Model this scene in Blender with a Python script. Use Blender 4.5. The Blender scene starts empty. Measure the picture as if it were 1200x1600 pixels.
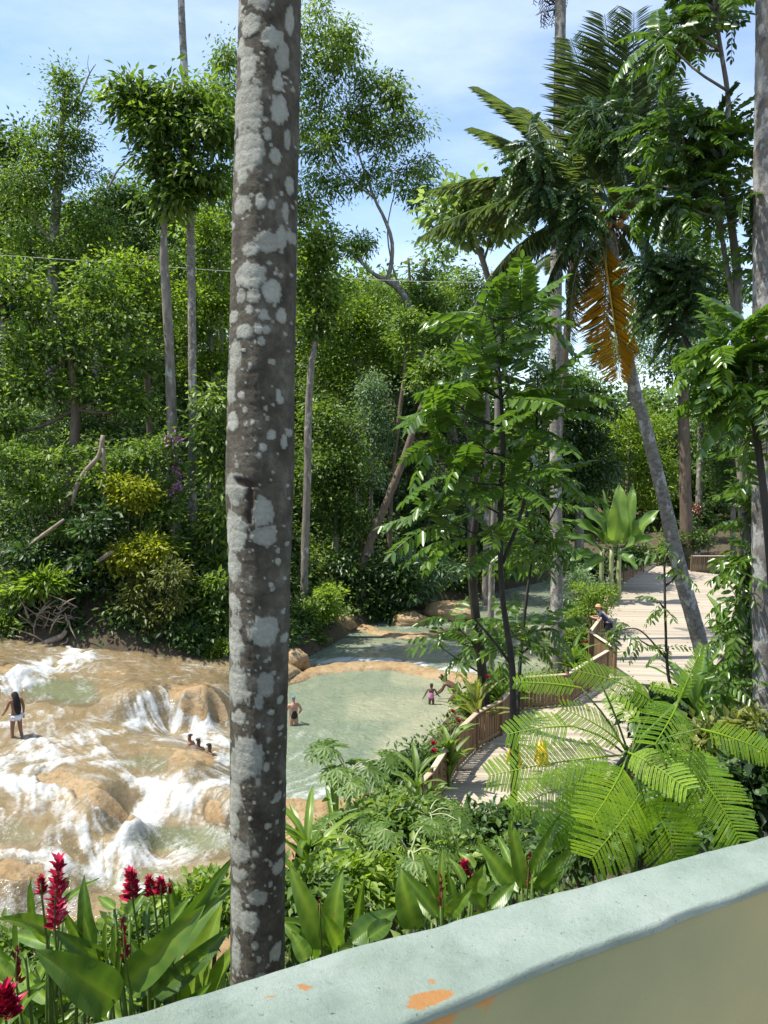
import bpy, math, random
import numpy as np
from mathutils import Vector, Matrix

# ------------------------------------------------------------------ camera, world, sun, exposure
scene = bpy.context.scene
C = scene.collection
H = 9.2                                   # camera height above the main pool
PITCH = math.atan(110 / 1200)
cam_d = bpy.data.cameras.new('camera')
cam = bpy.data.objects.new('camera', cam_d)
C.objects.link(cam)
cam.location = (0, 0, H)
cam.rotation_euler = (math.pi / 2 - PITCH, 0, 0)
cam_d.sensor_fit = 'VERTICAL'
cam_d.sensor_height = 36
cam_d.lens = 27
cam_d.clip_start = 0.05
cam_d.clip_end = 3000
scene.camera = cam

SUN_EL = math.radians(65)
SUN_AZ = math.radians(-94)               # clockwise from +Y: to the left of the camera and a little behind
world = bpy.data.worlds.new('World')
scene.world = world
world.use_nodes = True
wn, wl = world.node_tree.nodes, world.node_tree.links
bgn = wn['Background']
sky = wn.new('ShaderNodeTexSky')
sky.sky_type = 'NISHITA'
sky.sun_disc = False
sky.sun_elevation = SUN_EL
sky.sun_rotation = SUN_AZ
sky.air_density = 1.0
sky.dust_density = 0.4
sky.ozone_density = 3.0
tcw = wn.new('ShaderNodeTexCoord')
mpw = wn.new('ShaderNodeMapping')
mpw.inputs['Scale'].default_value = (1.6, 1.6, 5.0)
mpw.inputs['Rotation'].default_value = (0, 0.5, 0.3)
wl.new(tcw.outputs['Generated'], mpw.inputs['Vector'])
cln = wn.new('ShaderNodeTexNoise')
cln.inputs['Scale'].default_value = 1.7
cln.inputs['Detail'].default_value = 6
cln.inputs['Roughness'].default_value = 0.55
wl.new(mpw.outputs['Vector'], cln.inputs['Vector'])
crw = wn.new('ShaderNodeValToRGB')
crw.color_ramp.elements[0].position = 0.35
crw.color_ramp.elements[0].color = (0.05, 0.05, 0.05, 1)
crw.color_ramp.elements[1].position = 0.75
crw.color_ramp.elements[1].color = (0.52, 0.52, 0.52, 1)
wl.new(cln.outputs['Fac'], crw.inputs['Fac'])
mxw = wn.new('ShaderNodeMix')
mxw.data_type = 'RGBA'
wl.new(crw.outputs['Color'], mxw.inputs[0])
wl.new(sky.outputs['Color'], mxw.inputs[6])
mxw.inputs[7].default_value = (5.7, 6.2, 7.1, 1)
wl.new(mxw.outputs[2], bgn.inputs['Color'])
bgn.inputs['Strength'].default_value = 0.15

sun_d = bpy.data.lights.new('sun', 'SUN')
sun_d.energy = 4.8
sun_d.angle = math.radians(0.5)
sun_d.color = (1.0, 0.95, 0.86)
sun = bpy.data.objects.new('sun', sun_d)
C.objects.link(sun)
SD = Vector((math.sin(SUN_AZ) * math.cos(SUN_EL), math.cos(SUN_AZ) * math.cos(SUN_EL), math.sin(SUN_EL)))
sun.rotation_euler = (-SD).to_track_quat('-Z', 'Y').to_euler()
sun.location = (0, 0, 60)
vs = scene.view_settings
vs.view_transform = 'Standard'
vs.look = 'None'
vs.exposure = 0.78
vs.gamma = 1

# ------------------------------------------------------------------ helpers
rng = np.random.default_rng(7)
random.seed(7)
CP, SP = math.cos(PITCH), math.sin(PITCH)


def ray(px, py):
    a, b = (px - 600) / 1200, (800 - py) / 1200
    return np.array([a, CP + b * SP, -SP + b * CP])


def PY(px, py, Y):                        # point of the photograph's pixel ray at world depth Y
    r = ray(px, py)
    return np.array([0, 0, H]) + r * (Y / r[1])


def G(px, py, z):                         # ... at world height z
    r = ray(px, py)
    return np.array([0, 0, H]) + r * ((z - H) / r[2])


def proj(V):                              # world points -> pixel (only used to author masks)
    x, y, z = V[:, 0], V[:, 1], V[:, 2] - H
    f = y * CP - z * SP
    u = y * SP + z * CP
    return np.stack([600 + 1200 * x / f, 800 - 1200 * u / f], 1)


def mpp(Y):                               # metres per pixel at depth Y
    return Y / 1200.0


def hash3(ix, iy, iz, seed):
    h = (ix.astype(np.uint32) * np.uint32(374761393) + iy.astype(np.uint32) * np.uint32(668265263)
         + iz.astype(np.uint32) * np.uint32(2246822519) + np.uint32(seed * 3266489 + 977))
    h ^= h >> np.uint32(13)
    h *= np.uint32(1274126177)
    h ^= h >> np.uint32(16)
    return h.astype(np.float64) / 4294967295.0


def vnoise(p, seed=0):
    p = np.asarray(p, float)
    i = np.floor(p).astype(np.int64)
    f = p - i
    f = f * f * (3 - 2 * f)
    r = 0
    for dx in (0, 1):
        wx = f[:, 0] if dx else 1 - f[:, 0]
        for dy in (0, 1):
            wy = f[:, 1] if dy else 1 - f[:, 1]
            for dz in (0, 1):
                wz = f[:, 2] if dz else 1 - f[:, 2]
                r = r + wx * wy * wz * hash3(i[:, 0] + dx, i[:, 1] + dy, i[:, 2] + dz, seed)
    return r                              # 0..1


def fbm(p, octv=4, seed=0):
    r, a, t = 0, 1.0, 0
    p = np.asarray(p, float)
    for k in range(octv):
        r = r + a * vnoise(p, seed + k * 17)
        t += a
        a *= 0.5
        p = p * 2.03 + 11.3
    return r / t


def sstep(a, b, x):
    t = np.clip((x - a) / (b - a), 0, 1)
    return t * t * (3 - 2 * t)


def norm(v):
    return v / (np.linalg.norm(v, axis=-1, keepdims=True) + 1e-9)


def mesh_np(name, V, F, attrs=None, smooth=False):
    me = bpy.data.meshes.new(name)
    V = np.ascontiguousarray(V, dtype=np.float32)
    Fs = F if isinstance(F, list) else [F]
    Fs = [np.asarray(f, dtype=np.int32) for f in Fs if len(f)]
    nl = sum(f.size for f in Fs)
    npoly = sum(len(f) for f in Fs)
    me.vertices.add(len(V))
    me.vertices.foreach_set('co', V.ravel())
    me.loops.add(nl)
    me.loops.foreach_set('vertex_index', np.concatenate([f.ravel() for f in Fs]))
    me.polygons.add(npoly)
    st, k = [], 0
    for f in Fs:
        st.append(k + np.arange(len(f)) * f.shape[1])
        k += f.size
    me.polygons.foreach_set('loop_start', np.concatenate(st).astype(np.int32))
    if smooth:
        me.polygons.foreach_set('use_smooth', np.ones(npoly, dtype=bool))
    for an, av in (attrs or {}).items():
        at = me.attributes.new(an, 'FLOAT', 'POINT')
        at.data.foreach_set('value', np.ascontiguousarray(av, dtype=np.float32))
    me.update(calc_edges=True)
    me.validate()
    return me


def tag(o, label=None, cat=None, group=None, kind=None):
    if label: o['label'] = label
    if cat: o['category'] = cat
    if group: o['group'] = group
    if kind: o['kind'] = kind
    return o


def empty(name, loc, label=None, cat=None, group=None):
    o = bpy.data.objects.new(name, None)
    C.objects.link(o)
    o.location = [float(c) for c in loc]
    o.empty_display_size = 0.2
    return tag(o, label, cat, group)


def origin_of(o):
    l = np.zeros(3)
    while o is not None:
        l += np.array(o.location)
        o = o.parent
    return l


def link(name, me, mat=None, parent=None, mtx=None):
    o = bpy.data.objects.new(name, me)
    C.objects.link(o)
    if mat is not None and len(me.materials) == 0:
        me.materials.append(mat)
    if parent is not None:
        o.parent = parent
    if mtx is not None:
        o.matrix_basis = mtx
    return o


def build(name, V, F, mat, parent=None, attrs=None, smooth=False):   # V in world coordinates
    V = np.asarray(V, float)
    if parent is not None:
        V = V - origin_of(parent)
    return link(name, mesh_np(name, V, F, attrs, smooth), mat, parent)


def merge(parts):                         # [(V, F)] -> V, [F by size]
    Vs, by, k = [], {}, 0
    for V, F in parts:
        for f in (F if isinstance(F, list) else [F]):
            f = np.asarray(f)
            if len(f): by.setdefault(f.shape[1], []).append(f + k)
        Vs.append(V)
        k += len(V)
    return np.concatenate(Vs), [np.concatenate(v) for v in by.values()]


def resample(pts, n):
    pts = np.asarray(pts, float)
    m = len(pts)
    if m == 2:
        t = np.linspace(0, 1, n)[:, None]
        return pts[0] * (1 - t) + pts[1] * t
    ext = np.vstack([2 * pts[0] - pts[1], pts, 2 * pts[-1] - pts[-2]])
    out = []
    for s in np.linspace(0, m - 1 - 1e-6, n):
        i = int(s)
        t = s - i
        p0, p1, p2, p3 = ext[i], ext[i + 1], ext[i + 2], ext[i + 3]
        out.append(0.5 * (2 * p1 + (p2 - p0) * t + (2 * p0 - 5 * p1 + 4 * p2 - p3) * t * t + (3 * p1 - p0 - 3 * p2 + p3) * t ** 3))
    return np.array(out)


def tube(pts, radii, n=14, sides=8, rough=0.0, seed=0, cap=True):
    pr = resample(np.hstack([np.asarray(pts, float), np.asarray(radii, float).reshape(-1, 1)]), n)
    P, R = pr[:, :3], np.maximum(pr[:, 3], 0.002)
    T = norm(np.gradient(P, axis=0))
    ref = np.array([1.0, 0.13, 0.07]) if abs(T[0][0]) < 0.8 else np.array([0.1, 1.0, 0.0])
    S = norm(np.cross(T, ref))
    B = np.cross(T, S)
    a = np.arange(sides) * 2 * np.pi / sides
    V = P[:, None] + R[:, None, None] * (np.cos(a)[None, :, None] * S[:, None] + np.sin(a)[None, :, None] * B[:, None])
    V = V.reshape(-1, 3)
    if rough:
        q = V / max(R.max(), 0.05)
        d = (fbm(q * 0.8, 3, seed) - 0.5) * 2 * rough
        cen = np.repeat(P, sides, 0)
        V = cen + (V - cen) * (1 + d)[:, None]
    i = np.arange(n - 1)[:, None] * sides
    j = np.arange(sides)[None]
    k = (j + 1) % sides
    Q = np.stack([i + j, i + k, i + sides + k, i + sides + j], -1).reshape(-1, 4)
    F = [Q]
    if cap:
        V = np.vstack([V, P[0], P[-1]])
        nb = n * sides
        jj = np.arange(sides)
        kk = (jj + 1) % sides
        F.append(np.stack([kk, jj, np.full(sides, nb)], 1))
        F.append(np.stack([(n - 1) * sides + jj, (n - 1) * sides + kk, np.full(sides, nb + 1)], 1))
    return V, F


CUBE = np.array([[x, y, z] for x in (-.5, .5) for y in (-.5, .5) for z in (-.5, .5)])
CUBEF = np.array([[0, 1, 3, 2], [4, 6, 7, 5], [0, 4, 5, 1], [2, 3, 7, 6], [0, 2, 6, 4], [1, 5, 7, 3]])


def bevel_box(b=0.12):                    # a unit box with chamfered long edges (axis x)
    p = [(-.5 + b, -.5), (.5 - b, -.5), (.5, -.5 + b), (.5, .5 - b), (.5 - b, .5), (-.5 + b, .5), (-.5, .5 - b), (-.5, -.5 + b)]
    V = np.array([[x, y, z] for x in (-.5, .5) for y, z in p])
    j = np.arange(8)
    k = (j + 1) % 8
    Q = np.stack([j, k, k + 8, j + 8], 1)
    T = [[0, i + 1, i] for i in range(1, 7)] + [[8, 8 + i, 9 + i] for i in range(1, 7)]
    return V, [Q, np.array(T)]


def frame(x, up=(0, 0, 1)):               # rotation whose X axis is x and Z axis near up
    x = norm(np.asarray(x, float))
    z = np.asarray(up, float)
    z = norm(z - x * np.dot(z, x))
    y = np.cross(z, x)
    return np.stack([x, y, z], 1)


def mtx(R, loc, sc=(1, 1, 1)):
    M = np.eye(4)
    M[:3, :3] = R * np.asarray(sc, float)[None]
    M[:3, 3] = loc
    return Matrix(M.tolist())


# ------------------------------------------------------------------ materials
def new_mat(name):
    m = bpy.data.materials.new(name)
    m.use_nodes = True
    nt = m.node_tree
    return m, nt, nt.nodes, nt.links, nt.nodes['Principled BSDF'], nt.nodes['Material Output']


def ramp(N, stops):
    r = N.new('ShaderNodeValToRGB')
    e = r.color_ramp.elements
    while len(e) < len(stops): e.new(0.5)
    for k, (p, c) in enumerate(stops):
        e[k].position = p
        e[k].color = (*c, 1) if len(c) == 3 else c
    return r


def noise(N, L, scale, detail=4, rough=0.55, vec=None, dist=0.0):
    n = N.new('ShaderNodeTexNoise')
    n.inputs['Scale'].default_value = scale
    n.inputs['Detail'].default_value = detail
    n.inputs['Roughness'].default_value = rough
    n.inputs['Distortion'].default_value = dist
    if vec is not None: L.new(vec, n.inputs['Vector'])
    return n


def bump(N, L, height, bsdf, strength=0.3, distance=0.02):
    b = N.new('ShaderNodeBump')
    b.inputs['Strength'].default_value = strength
    b.inputs['Distance'].default_value = distance
    L.new(height, b.inputs['Height'])
    L.new(b.outputs['Normal'], bsdf.inputs['Normal'])
    return b


def objvec(N, L, scale=(1, 1, 1)):
    t = N.new('ShaderNodeTexCoord')
    m = N.new('ShaderNodeMapping')
    m.inputs['Scale'].default_value = scale
    L.new(t.outputs['Object'], m.inputs['Vector'])
    return m.outputs['Vector']


def leaf_mat(name, c0, c1, c2, trans=0.32, rough=0.46, spec=0.4, tglow=(1.25, 1.25, 0.55), blem=0):
    """c0 dark .. c2 light along the per-leaf attribute 'tint', plus a little per-object change."""
    m, nt, N, L, b, out = new_mat(name)
    at = N.new('ShaderNodeAttribute')
    at.attribute_name = 'tint'
    oi = N.new('ShaderNodeObjectInfo')
    ma = N.new('ShaderNodeMath')
    ma.operation = 'MULTIPLY_ADD'
    L.new(oi.outputs['Random'], ma.inputs[0])
    ma.inputs[1].default_value = 0.24
    L.new(at.outputs['Fac'], ma.inputs[2])
    sb = N.new('ShaderNodeMath')
    sb.operation = 'SUBTRACT'
    L.new(ma.outputs[0], sb.inputs[0])
    sb.inputs[1].default_value = 0.12
    r = ramp(N, [(0.0, c0), (0.5, c1), (1.0, c2)])
    L.new(sb.outputs[0], r.inputs['Fac'])
    col = r.outputs['Color']
    if blem:                              # browned specks and faint veins on large blades
        vv = objvec(N, L)
        nb_ = noise(N, L, 22, 6, .7, vv)
        rb = ramp(N, [(.60, (0, 0, 0)), (.68, (blem, blem, blem))])
        L.new(nb_.outputs['Fac'], rb.inputs['Fac'])
        mb = N.new('ShaderNodeMix')
        mb.data_type = 'RGBA'
        L.new(rb.outputs['Color'], mb.inputs[0])
        L.new(col, mb.inputs[6])
        mb.inputs[7].default_value = (.17, .12, .035, 1)
        col = mb.outputs[2]
        wv = N.new('ShaderNodeTexWave')
        wv.inputs['Scale'].default_value = 22
        wv.inputs['Distortion'].default_value = 3
        L.new(vv, wv.inputs['Vector'])
        bump(N, L, wv.outputs['Fac'], b, .08, .004)
    L.new(col, b.inputs['Base Color'])
    b.inputs['Roughness'].default_value = rough
    b.inputs['Specular IOR Level'].default_value = spec
    tr = N.new('ShaderNodeBsdfTranslucent')
    mc = N.new('ShaderNodeMix')
    mc.data_type = 'RGBA'
    mc.blend_type = 'MULTIPLY'
    mc.inputs[0].default_value = 1
    L.new(col, mc.inputs[6])
    mc.inputs[7].default_value = (tglow[0] * 1.6, tglow[1] * 1.6, tglow[2] * 1.6, 1)
    L.new(mc.outputs[2], tr.inputs['Color'])
    mx = N.new('ShaderNodeMixShader')
    mx.inputs[0].default_value = trans
    L.new(b.outputs[0], mx.inputs[1])
    L.new(tr.outputs[0], mx.inputs[2])
    L.new(mx.outputs[0], out.inputs['Surface'])
    return m


def bark_mat(name, ca, cb, cc, scale=3.0, zs=0.25, bumpd=0.03, lich=0.58):
    m, nt, N, L, b, out = new_mat(name)
    v = objvec(N, L, (1, 1, zs))
    n1 = noise(N, L, scale * 2.2, 6, 0.65, v)
    r = ramp(N, [(0.3, ca), (0.62, cb)])
    L.new(n1.outputs['Fac'], r.inputs['Fac'])
    n2 = noise(N, L, scale * 1.1, 4, 0.6, objvec(N, L, (1, 1, 0.6)))
    r2 = ramp(N, [(lich, (0, 0, 0)), (lich + 0.05, (1, 1, 1))])
    L.new(n2.outputs['Fac'], r2.inputs['Fac'])
    mx = N.new('ShaderNodeMix')
    mx.data_type = 'RGBA'
    L.new(r2.outputs['Color'], mx.inputs[0])
    L.new(r.outputs['Color'], mx.inputs[6])
    mx.inputs[7].default_value = (*cc, 1)
    L.new(mx.outputs[2], b.inputs['Base Color'])
    b.inputs['Roughness'].default_value = 0.9
    n3 = noise(N, L, scale * 5, 5, 0.7, v)
    bump(N, L, n3.outputs['Fac'], b, 0.7, bumpd)
    return m


def plain_mat(name, col, rough=0.6, var=0.15, scale=8, bumpd=0.0, spec=0.4, stretch=(1, 1, 1)):
    m, nt, N, L, b, out = new_mat(name)
    n1 = noise(N, L, scale, 5, 0.6, objvec(N, L, stretch))
    lo = tuple(c * (1 - var) for c in col)
    hi = tuple(min(1, c * (1 + var)) for c in col)
    r = ramp(N, [(0.3, lo), (0.7, hi)])
    L.new(n1.outputs['Fac'], r.inputs['Fac'])
    L.new(r.outputs['Color'], b.inputs['Base Color'])
    b.inputs['Roughness'].default_value = rough
    b.inputs['Specular IOR Level'].default_value = spec
    if bumpd: bump(N, L, n1.outputs['Fac'], b, 0.5, bumpd)
    return m


def wood_mat(name, ca, cb, scale=6):
    m, nt, N, L, b, out = new_mat(name)
    v = objvec(N, L, (0.35, 6, 6))
    n1 = noise(N, L, scale, 5, 0.6, v)
    oi = N.new('ShaderNodeObjectInfo')
    ad = N.new('ShaderNodeMath')
    ad.operation = 'MULTIPLY_ADD'
    L.new(oi.outputs['Random'], ad.inputs[0])
    ad.inputs[1].default_value = 0.5
    L.new(n1.outputs['Fac'], ad.inputs[2])
    r = ramp(N, [(0.35, ca), (0.95, cb)])
    L.new(ad.outputs[0], r.inputs['Fac'])
    L.new(r.outputs['Color'], b.inputs['Base Color'])
    b.inputs['Roughness'].default_value = 0.75
    bump(N, L, n1.outputs['Fac'], b, 0.3, 0.004)
    return m


M = {}
M['leaf_mid'] = leaf_mat('leaf_mid', (0.026, 0.050, 0.008), (0.096, 0.171, 0.031), (0.199, 0.280, 0.053), 0.38)
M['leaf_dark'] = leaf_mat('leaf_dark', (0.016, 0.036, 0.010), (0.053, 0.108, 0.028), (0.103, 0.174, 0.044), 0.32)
M['leaf_bright'] = leaf_mat('leaf_bright', (0.040, 0.073, 0.008), (0.149, 0.246, 0.028), (0.283, 0.368, 0.049), 0.42)
M['leaf_olive'] = leaf_mat('leaf_olive', (0.074, 0.093, 0.024), (0.140, 0.172, 0.039), (0.264, 0.272, 0.073), 0.36)
M['leaf_yellow'] = leaf_mat('leaf_yellow', (0.11, 0.16, 0.014), (0.26, 0.29, 0.025), (0.42, 0.40, 0.04), 0.42)
M['leaf_glossy'] = leaf_mat('leaf_glossy', (0.037, 0.078, 0.017), (0.078, 0.152, 0.022), (0.157, 0.259, 0.027), 0.36, 0.30, 0.6)
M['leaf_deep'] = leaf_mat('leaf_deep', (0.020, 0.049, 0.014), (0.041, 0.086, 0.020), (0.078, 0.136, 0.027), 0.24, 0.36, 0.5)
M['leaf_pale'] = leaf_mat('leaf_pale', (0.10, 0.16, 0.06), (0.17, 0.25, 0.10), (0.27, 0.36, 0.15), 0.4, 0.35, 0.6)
M['leaf_palm'] = leaf_mat('leaf_palm', (0.06, 0.095, 0.035), (0.115, 0.165, 0.065), (0.19, 0.25, 0.10), 0.3, 0.34, 0.6)
M['leaf_deadpalm'] = leaf_mat('leaf_deadpalm', (0.38, 0.22, 0.02), (0.56, 0.36, 0.03), (0.66, 0.47, 0.05), 0.4, 0.5, 0.3, (1.2, 1.05, 0.5))
M['leaf_ginger'] = leaf_mat('leaf_ginger', (0.041, 0.093, 0.014), (0.085, 0.164, 0.020), (0.182, 0.272, 0.032), 0.34, 0.36, 0.45, blem=.8)
M['leaf_fern'] = leaf_mat('leaf_fern', (0.065, 0.15, 0.014), (0.14, 0.26, 0.018), (0.25, 0.37, 0.022), 0.45, 0.45, 0.35)
M['leaf_banana'] = leaf_mat('leaf_banana', (0.06, 0.13, 0.03), (0.11, 0.20, 0.05), (0.20, 0.31, 0.06), 0.4, 0.36, 0.45, blem=.4)
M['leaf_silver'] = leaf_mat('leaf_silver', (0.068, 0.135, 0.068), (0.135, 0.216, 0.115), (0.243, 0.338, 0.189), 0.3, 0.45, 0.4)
M['petal_purple'] = plain_mat('petal_purple', (0.42, 0.14, 0.42), 0.6)
M['petal_red'] = plain_mat('petal_red', (0.40, 0.012, 0.050), 0.42, 0.5, 40)
M['petal_dark'] = plain_mat('petal_dark', (0.28, 0.018, 0.035), 0.4, 0.3, 30)
M['stem_green'] = plain_mat('stem_green', (0.09, 0.15, 0.03), 0.5)
M['stem_pale'] = plain_mat('stem_pale', (0.30, 0.34, 0.16), 0.5)
M['bark_grey'] = bark_mat('bark_grey', (0.10, 0.085, 0.065), (0.24, 0.21, 0.17), (0.36, 0.35, 0.30))
M['bark_brown'] = bark_mat('bark_brown', (0.07, 0.05, 0.032), (0.17, 0.125, 0.085), (0.27, 0.25, 0.20), lich=0.66)
M['bark_dark'] = bark_mat('bark_dark', (0.022, 0.018, 0.012), (0.06, 0.05, 0.036), (0.10, 0.10, 0.07), lich=0.66)
M['bark_palm'] = bark_mat('bark_palm', (0.09, 0.08, 0.065), (0.26, 0.235, 0.195), (0.40, 0.385, 0.34), 3.5, 1.6, 0.04, 0.54)
M['dead_wood'] = plain_mat('dead_wood', (0.24, 0.19, 0.14), 0.9, 0.35, 6, 0.01)
M['deck_wood'] = wood_mat('deck_wood', (0.235, 0.195, 0.14), (0.41, 0.355, 0.275))
M['rail_wood'] = wood_mat('rail_wood', (0.33, 0.25, 0.16), (0.50, 0.41, 0.29))
M['picket_wood'] = wood_mat('picket_wood', (0.10, 0.058, 0.028), (0.24, 0.15, 0.078))
M['bark_mottled'] = bark_mat('bark_mottled', (0.07, 0.06, 0.05), (0.20, 0.18, 0.155), (0.33, 0.32, 0.29), 3.2, .7, 0.03, 0.5)

# ------------------------------------------------------------------ ground and river bed
def seg_dist(P, poly):
    d = np.full(len(P), 1e9)
    for a, b in zip(poly[:-1], poly[1:]):
        ab = b - a
        t = np.clip(((P - a) @ ab) / (ab @ ab + 1e-12), 0, 1)
        d = np.minimum(d, np.linalg.norm(P - a - t[:, None] * ab, axis=1))
    return d


def inside(P, poly):
    r = np.zeros(len(P), bool)
    n = len(poly)
    for i in range(n):
        a, b = poly[i], poly[(i + 1) % n]
        c = (a[1] > P[:, 1]) != (b[1] > P[:, 1])
        x = (b[0] - a[0]) * (P[:, 1] - a[1]) / (b[1] - a[1] + 1e-12) + a[0]
        r ^= c & (P[:, 0] < x)
    return r


FAR = np.array([G(x, y, z)[:2] for x, y, z in [(-700, 1000, 1.4), (-250, 1008, 1.4), (0, 1016, 1.4), (130, 1022, 1.3), (240, 1028, 1.0), (330, 1040, .6),
      (440, 1022, .2), (485, 1000, .2), (560, 962, .2), (640, 942, .2), (700, 925, .2), (800, 905, .2), (900, 886, .2), (970, 868, .2)]])
NEAR = np.array([G(x, y, z)[:2] for x, y, z in [(-700, 1560, -1), (-200, 1540, -1), (0, 1530, -1), (200, 1510, -1), (340, 1440, -.8), (400, 1310, 0),
      (520, 1264, .1), (600, 1243, .2), (640, 1210, .2), (675, 1150, .2), (715, 1105, .2), (765, 1078, .2), (835, 1062, .2), (872, 1035, .2), (893, 985, .2),
      (925, 940, .2), (960, 908, .2), (1015, 882, .2)]])
RIVER = np.vstack([FAR, NEAR[::-1]])


def ground_z(XY):
    x, y = XY[:, 0], XY[:, 1]
    df, dn = seg_dist(XY, FAR), seg_dist(XY, NEAR)
    ins = inside(XY, RIVER)
    d = np.minimum(df, dn)
    n = fbm(np.stack([x * .25, y * .25, 0 * x], 1), 4, 3) - .5
    bf = 0.15 + 1.25 * sstep(-4, -11, x)
    flo = -1.5 + 1.8 * sstep(-4, -0.5, x)
    z_in = np.where(df < dn, bf, np.minimum(flo, .1)) - 3.2 * sstep(0, 1.8, d)
    fx = 1 - 0.86 * sstep(0, 13, x)
    rise = np.where(df < 20, df * 0.66, 13.2 + (df - 20) * 0.12)
    z_far = bf + rise * fx + n * (0.4 + 1.0 * sstep(1, 8, df))
    k = 0.5 + 0.14 * sstep(.5, -3, x)
    slope = 6.6 - np.maximum(y - 1.5, 0) * k
    z_near = np.maximum(flo, np.minimum(slope, flo + 0.9 * dn + 0.0)) + n * 0.25
    isfar = (df < dn) & (y > 20)
    return np.where(ins, z_in, np.where(isfar, z_far, z_near))


def gz(x, y):
    return float(ground_z(np.array([[x, y]], float))[0])


def axis(lo, c0, c1, hi, step, nout):
    a = np.linspace(0, 1, nout + 1)[1:] ** 2.2
    return np.concatenate([(c0 - (c0 - lo) * a)[::-1], np.arange(c0, c1, step), c1 + (hi - c1) * np.concatenate([[0], a])])


gx, gy = axis(-600, -32, 32, 600, 0.4, 14), axis(-200, -2, 72, 900, 0.4, 14)
XX, YY = np.meshgrid(gx, gy)
XY = np.stack([XX.ravel(), YY.ravel()], 1)


def grid_faces(nx, ny):
    i = np.arange(ny - 1)[:, None] * nx
    j = np.arange(nx - 1)[None]
    return np.stack([i + j, i + j + 1, i + nx + j + 1, i + nx + j], -1).reshape(-1, 4)


m, nt, N, L, b, out = new_mat('soil')
n1 = noise(N, L, 1.3, 8, 0.65, objvec(N, L))
r = ramp(N, [(0.3, (0.035, 0.024, 0.014)), (0.5, (0.075, 0.052, 0.030)), (0.62, (0.055, 0.062, 0.022)), (0.8, (0.12, 0.09, 0.055))])
L.new(n1.outputs['Fac'], r.inputs['Fac'])
L.new(r.outputs['Color'], b.inputs['Base Color'])
b.inputs['Roughness'].default_value = 0.95
bump(N, L, noise(N, L, 9, 6, 0.7, objvec(N, L)).outputs['Fac'], b, 0.8, 0.06)
M['soil'] = m
g = build('ground', np.column_stack([XY, ground_z(XY)]), grid_faces(len(gx), len(gy)), M['soil'], smooth=True)
tag(g, 'dark leaf-littered soil of the garden slope and wooded banks', 'ground', kind='structure')

# lawn beyond the deck on the right
lp = np.array([G(x, y, .45)[:2] for x, y in [(1085, 862), (1260, 870), (1320, 832), (1120, 828)]])
c0 = lp.mean(0)
a = np.linspace(0, 2 * np.pi, 48, endpoint=False)
ring = np.array([c0 + np.array([9.5 * math.cos(t), 6.0 * math.sin(t)]) * (1 + .12 * math.sin(3 * t) + .08 * math.sin(5 * t + 1)) for t in a])
V = np.vstack([np.column_stack([ring, np.full(48, .62)]), [[c0[0], c0[1], .66]], np.column_stack([ring, np.full(48, -.2)])])
jj = np.arange(48)
M['lawn'] = plain_mat('lawn', (0.11, 0.16, 0.035), 0.9, 0.45, 3, 0.03)
tag(build('lawn', V, [np.stack([jj, (jj + 1) % 48, np.full(48, 48)], 1), np.stack([jj, jj + 49, (jj + 1) % 48 + 49, (jj + 1) % 48], 1)], M['lawn']),
    'small patch of sunlit lawn beyond the far end of the deck', 'lawn', kind='structure')

# ------------------------------------------------------------------ travertine cascade
ctl = [(-260, 1018, 1.9), (0, 1022, 1.7), (130, 1022, 1.4), (250, 1032, 1.05), (330, 1040, .7), (430, 1035, .35),
       (-250, 1080, 1.5), (20, 1046, 1.75), (-40, 1060, 1.7), (70, 1050, 1.3), (120, 1038, 1.35), (30, 1090, 1.1), (90, 1085, 1.08), (135, 1085, 1.1), (150, 1062, 1.22), (200, 1062, 1.2), (245, 1066, 1.12),
       (200, 1095, 1.05), (235, 1088, 1.05), (262, 1073, 1.08), (245, 1141, .18), (215, 1138, .35), (275, 1134, .15),
       (300, 1078, 1.15), (318, 1088, 1.1), (285, 1090, 1.05), (300, 1134, .2), (335, 1080, .8), (340, 1130, .2), (350, 1100, .7), (365, 1075, .6),
       (330, 1160, .06), (360, 1150, .05), (400, 1090, .15), (400, 1060, .3), (430, 1060, .3), (465, 1048, .32), (462, 1066, .05),
       (150, 1120, .82), (110, 1125, .85), (30, 1120, .95), (28, 1160, .68), (130, 1152, .62), (190, 1140, .55), (-150, 1170, .7), (60, 1180, .6), (0, 1195, .62),
       (260, 1158, .3), (275, 1178, .46), (308, 1200, .4), (332, 1205, .2), (350, 1212, .04), (290, 1205, .4), (288, 1152, .12), (302, 1162, .08), (318, 1172, .05), (335, 1184, .03), (352, 1198, .02), (255, 1195, .34), (220, 1190, .34), (180, 1190, .42), (338, 1225, .05),
       (120, 1215, .5), (60, 1210, .56), (150, 1250, .35), (205, 1278, .1), (215, 1298, -.45), (170, 1235, .32), (240, 1240, .0), (290, 1246, -.02), (340, 1250, .02), (342, 1275, -.05), (330, 1298, -.5),
       (280, 1310, -.6), (240, 1330, -.64), (310, 1335, -.62), (370, 1320, -.5), (195, 1310, -.5), (110, 1270, .1), (130, 1310, -.2), (170, 1345, -.55),
       (40, 1290, .12), (75, 1300, .05), (-20, 1290, .2), (-150, 1300, .3), (60, 1344, -.25), (10, 1340, -.2), (40, 1362, -.3), (90, 1385, -.6), (-80, 1380, -.4), (160, 1385, -.85), (250, 1385, -.8), (60, 1430, -1.0), (340, 1400, -.6),
       (-250, 1240, .8), (-250, 1400, -.2), (-200, 1470, -.9), (150, 1450, -1.0), (0, 1450, -.95),
       (378, 1235, .06), (385, 1265, .1), (440, 1268, .12), (520, 1262, .12), (400, 1320, .0), (420, 1120, -.8), (450, 1160, -.9), (410, 1190, -.7), (400, 1230, -.5), (480, 1220, -.9), (520, 1180, -1), (500, 1090, -.8)]
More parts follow.
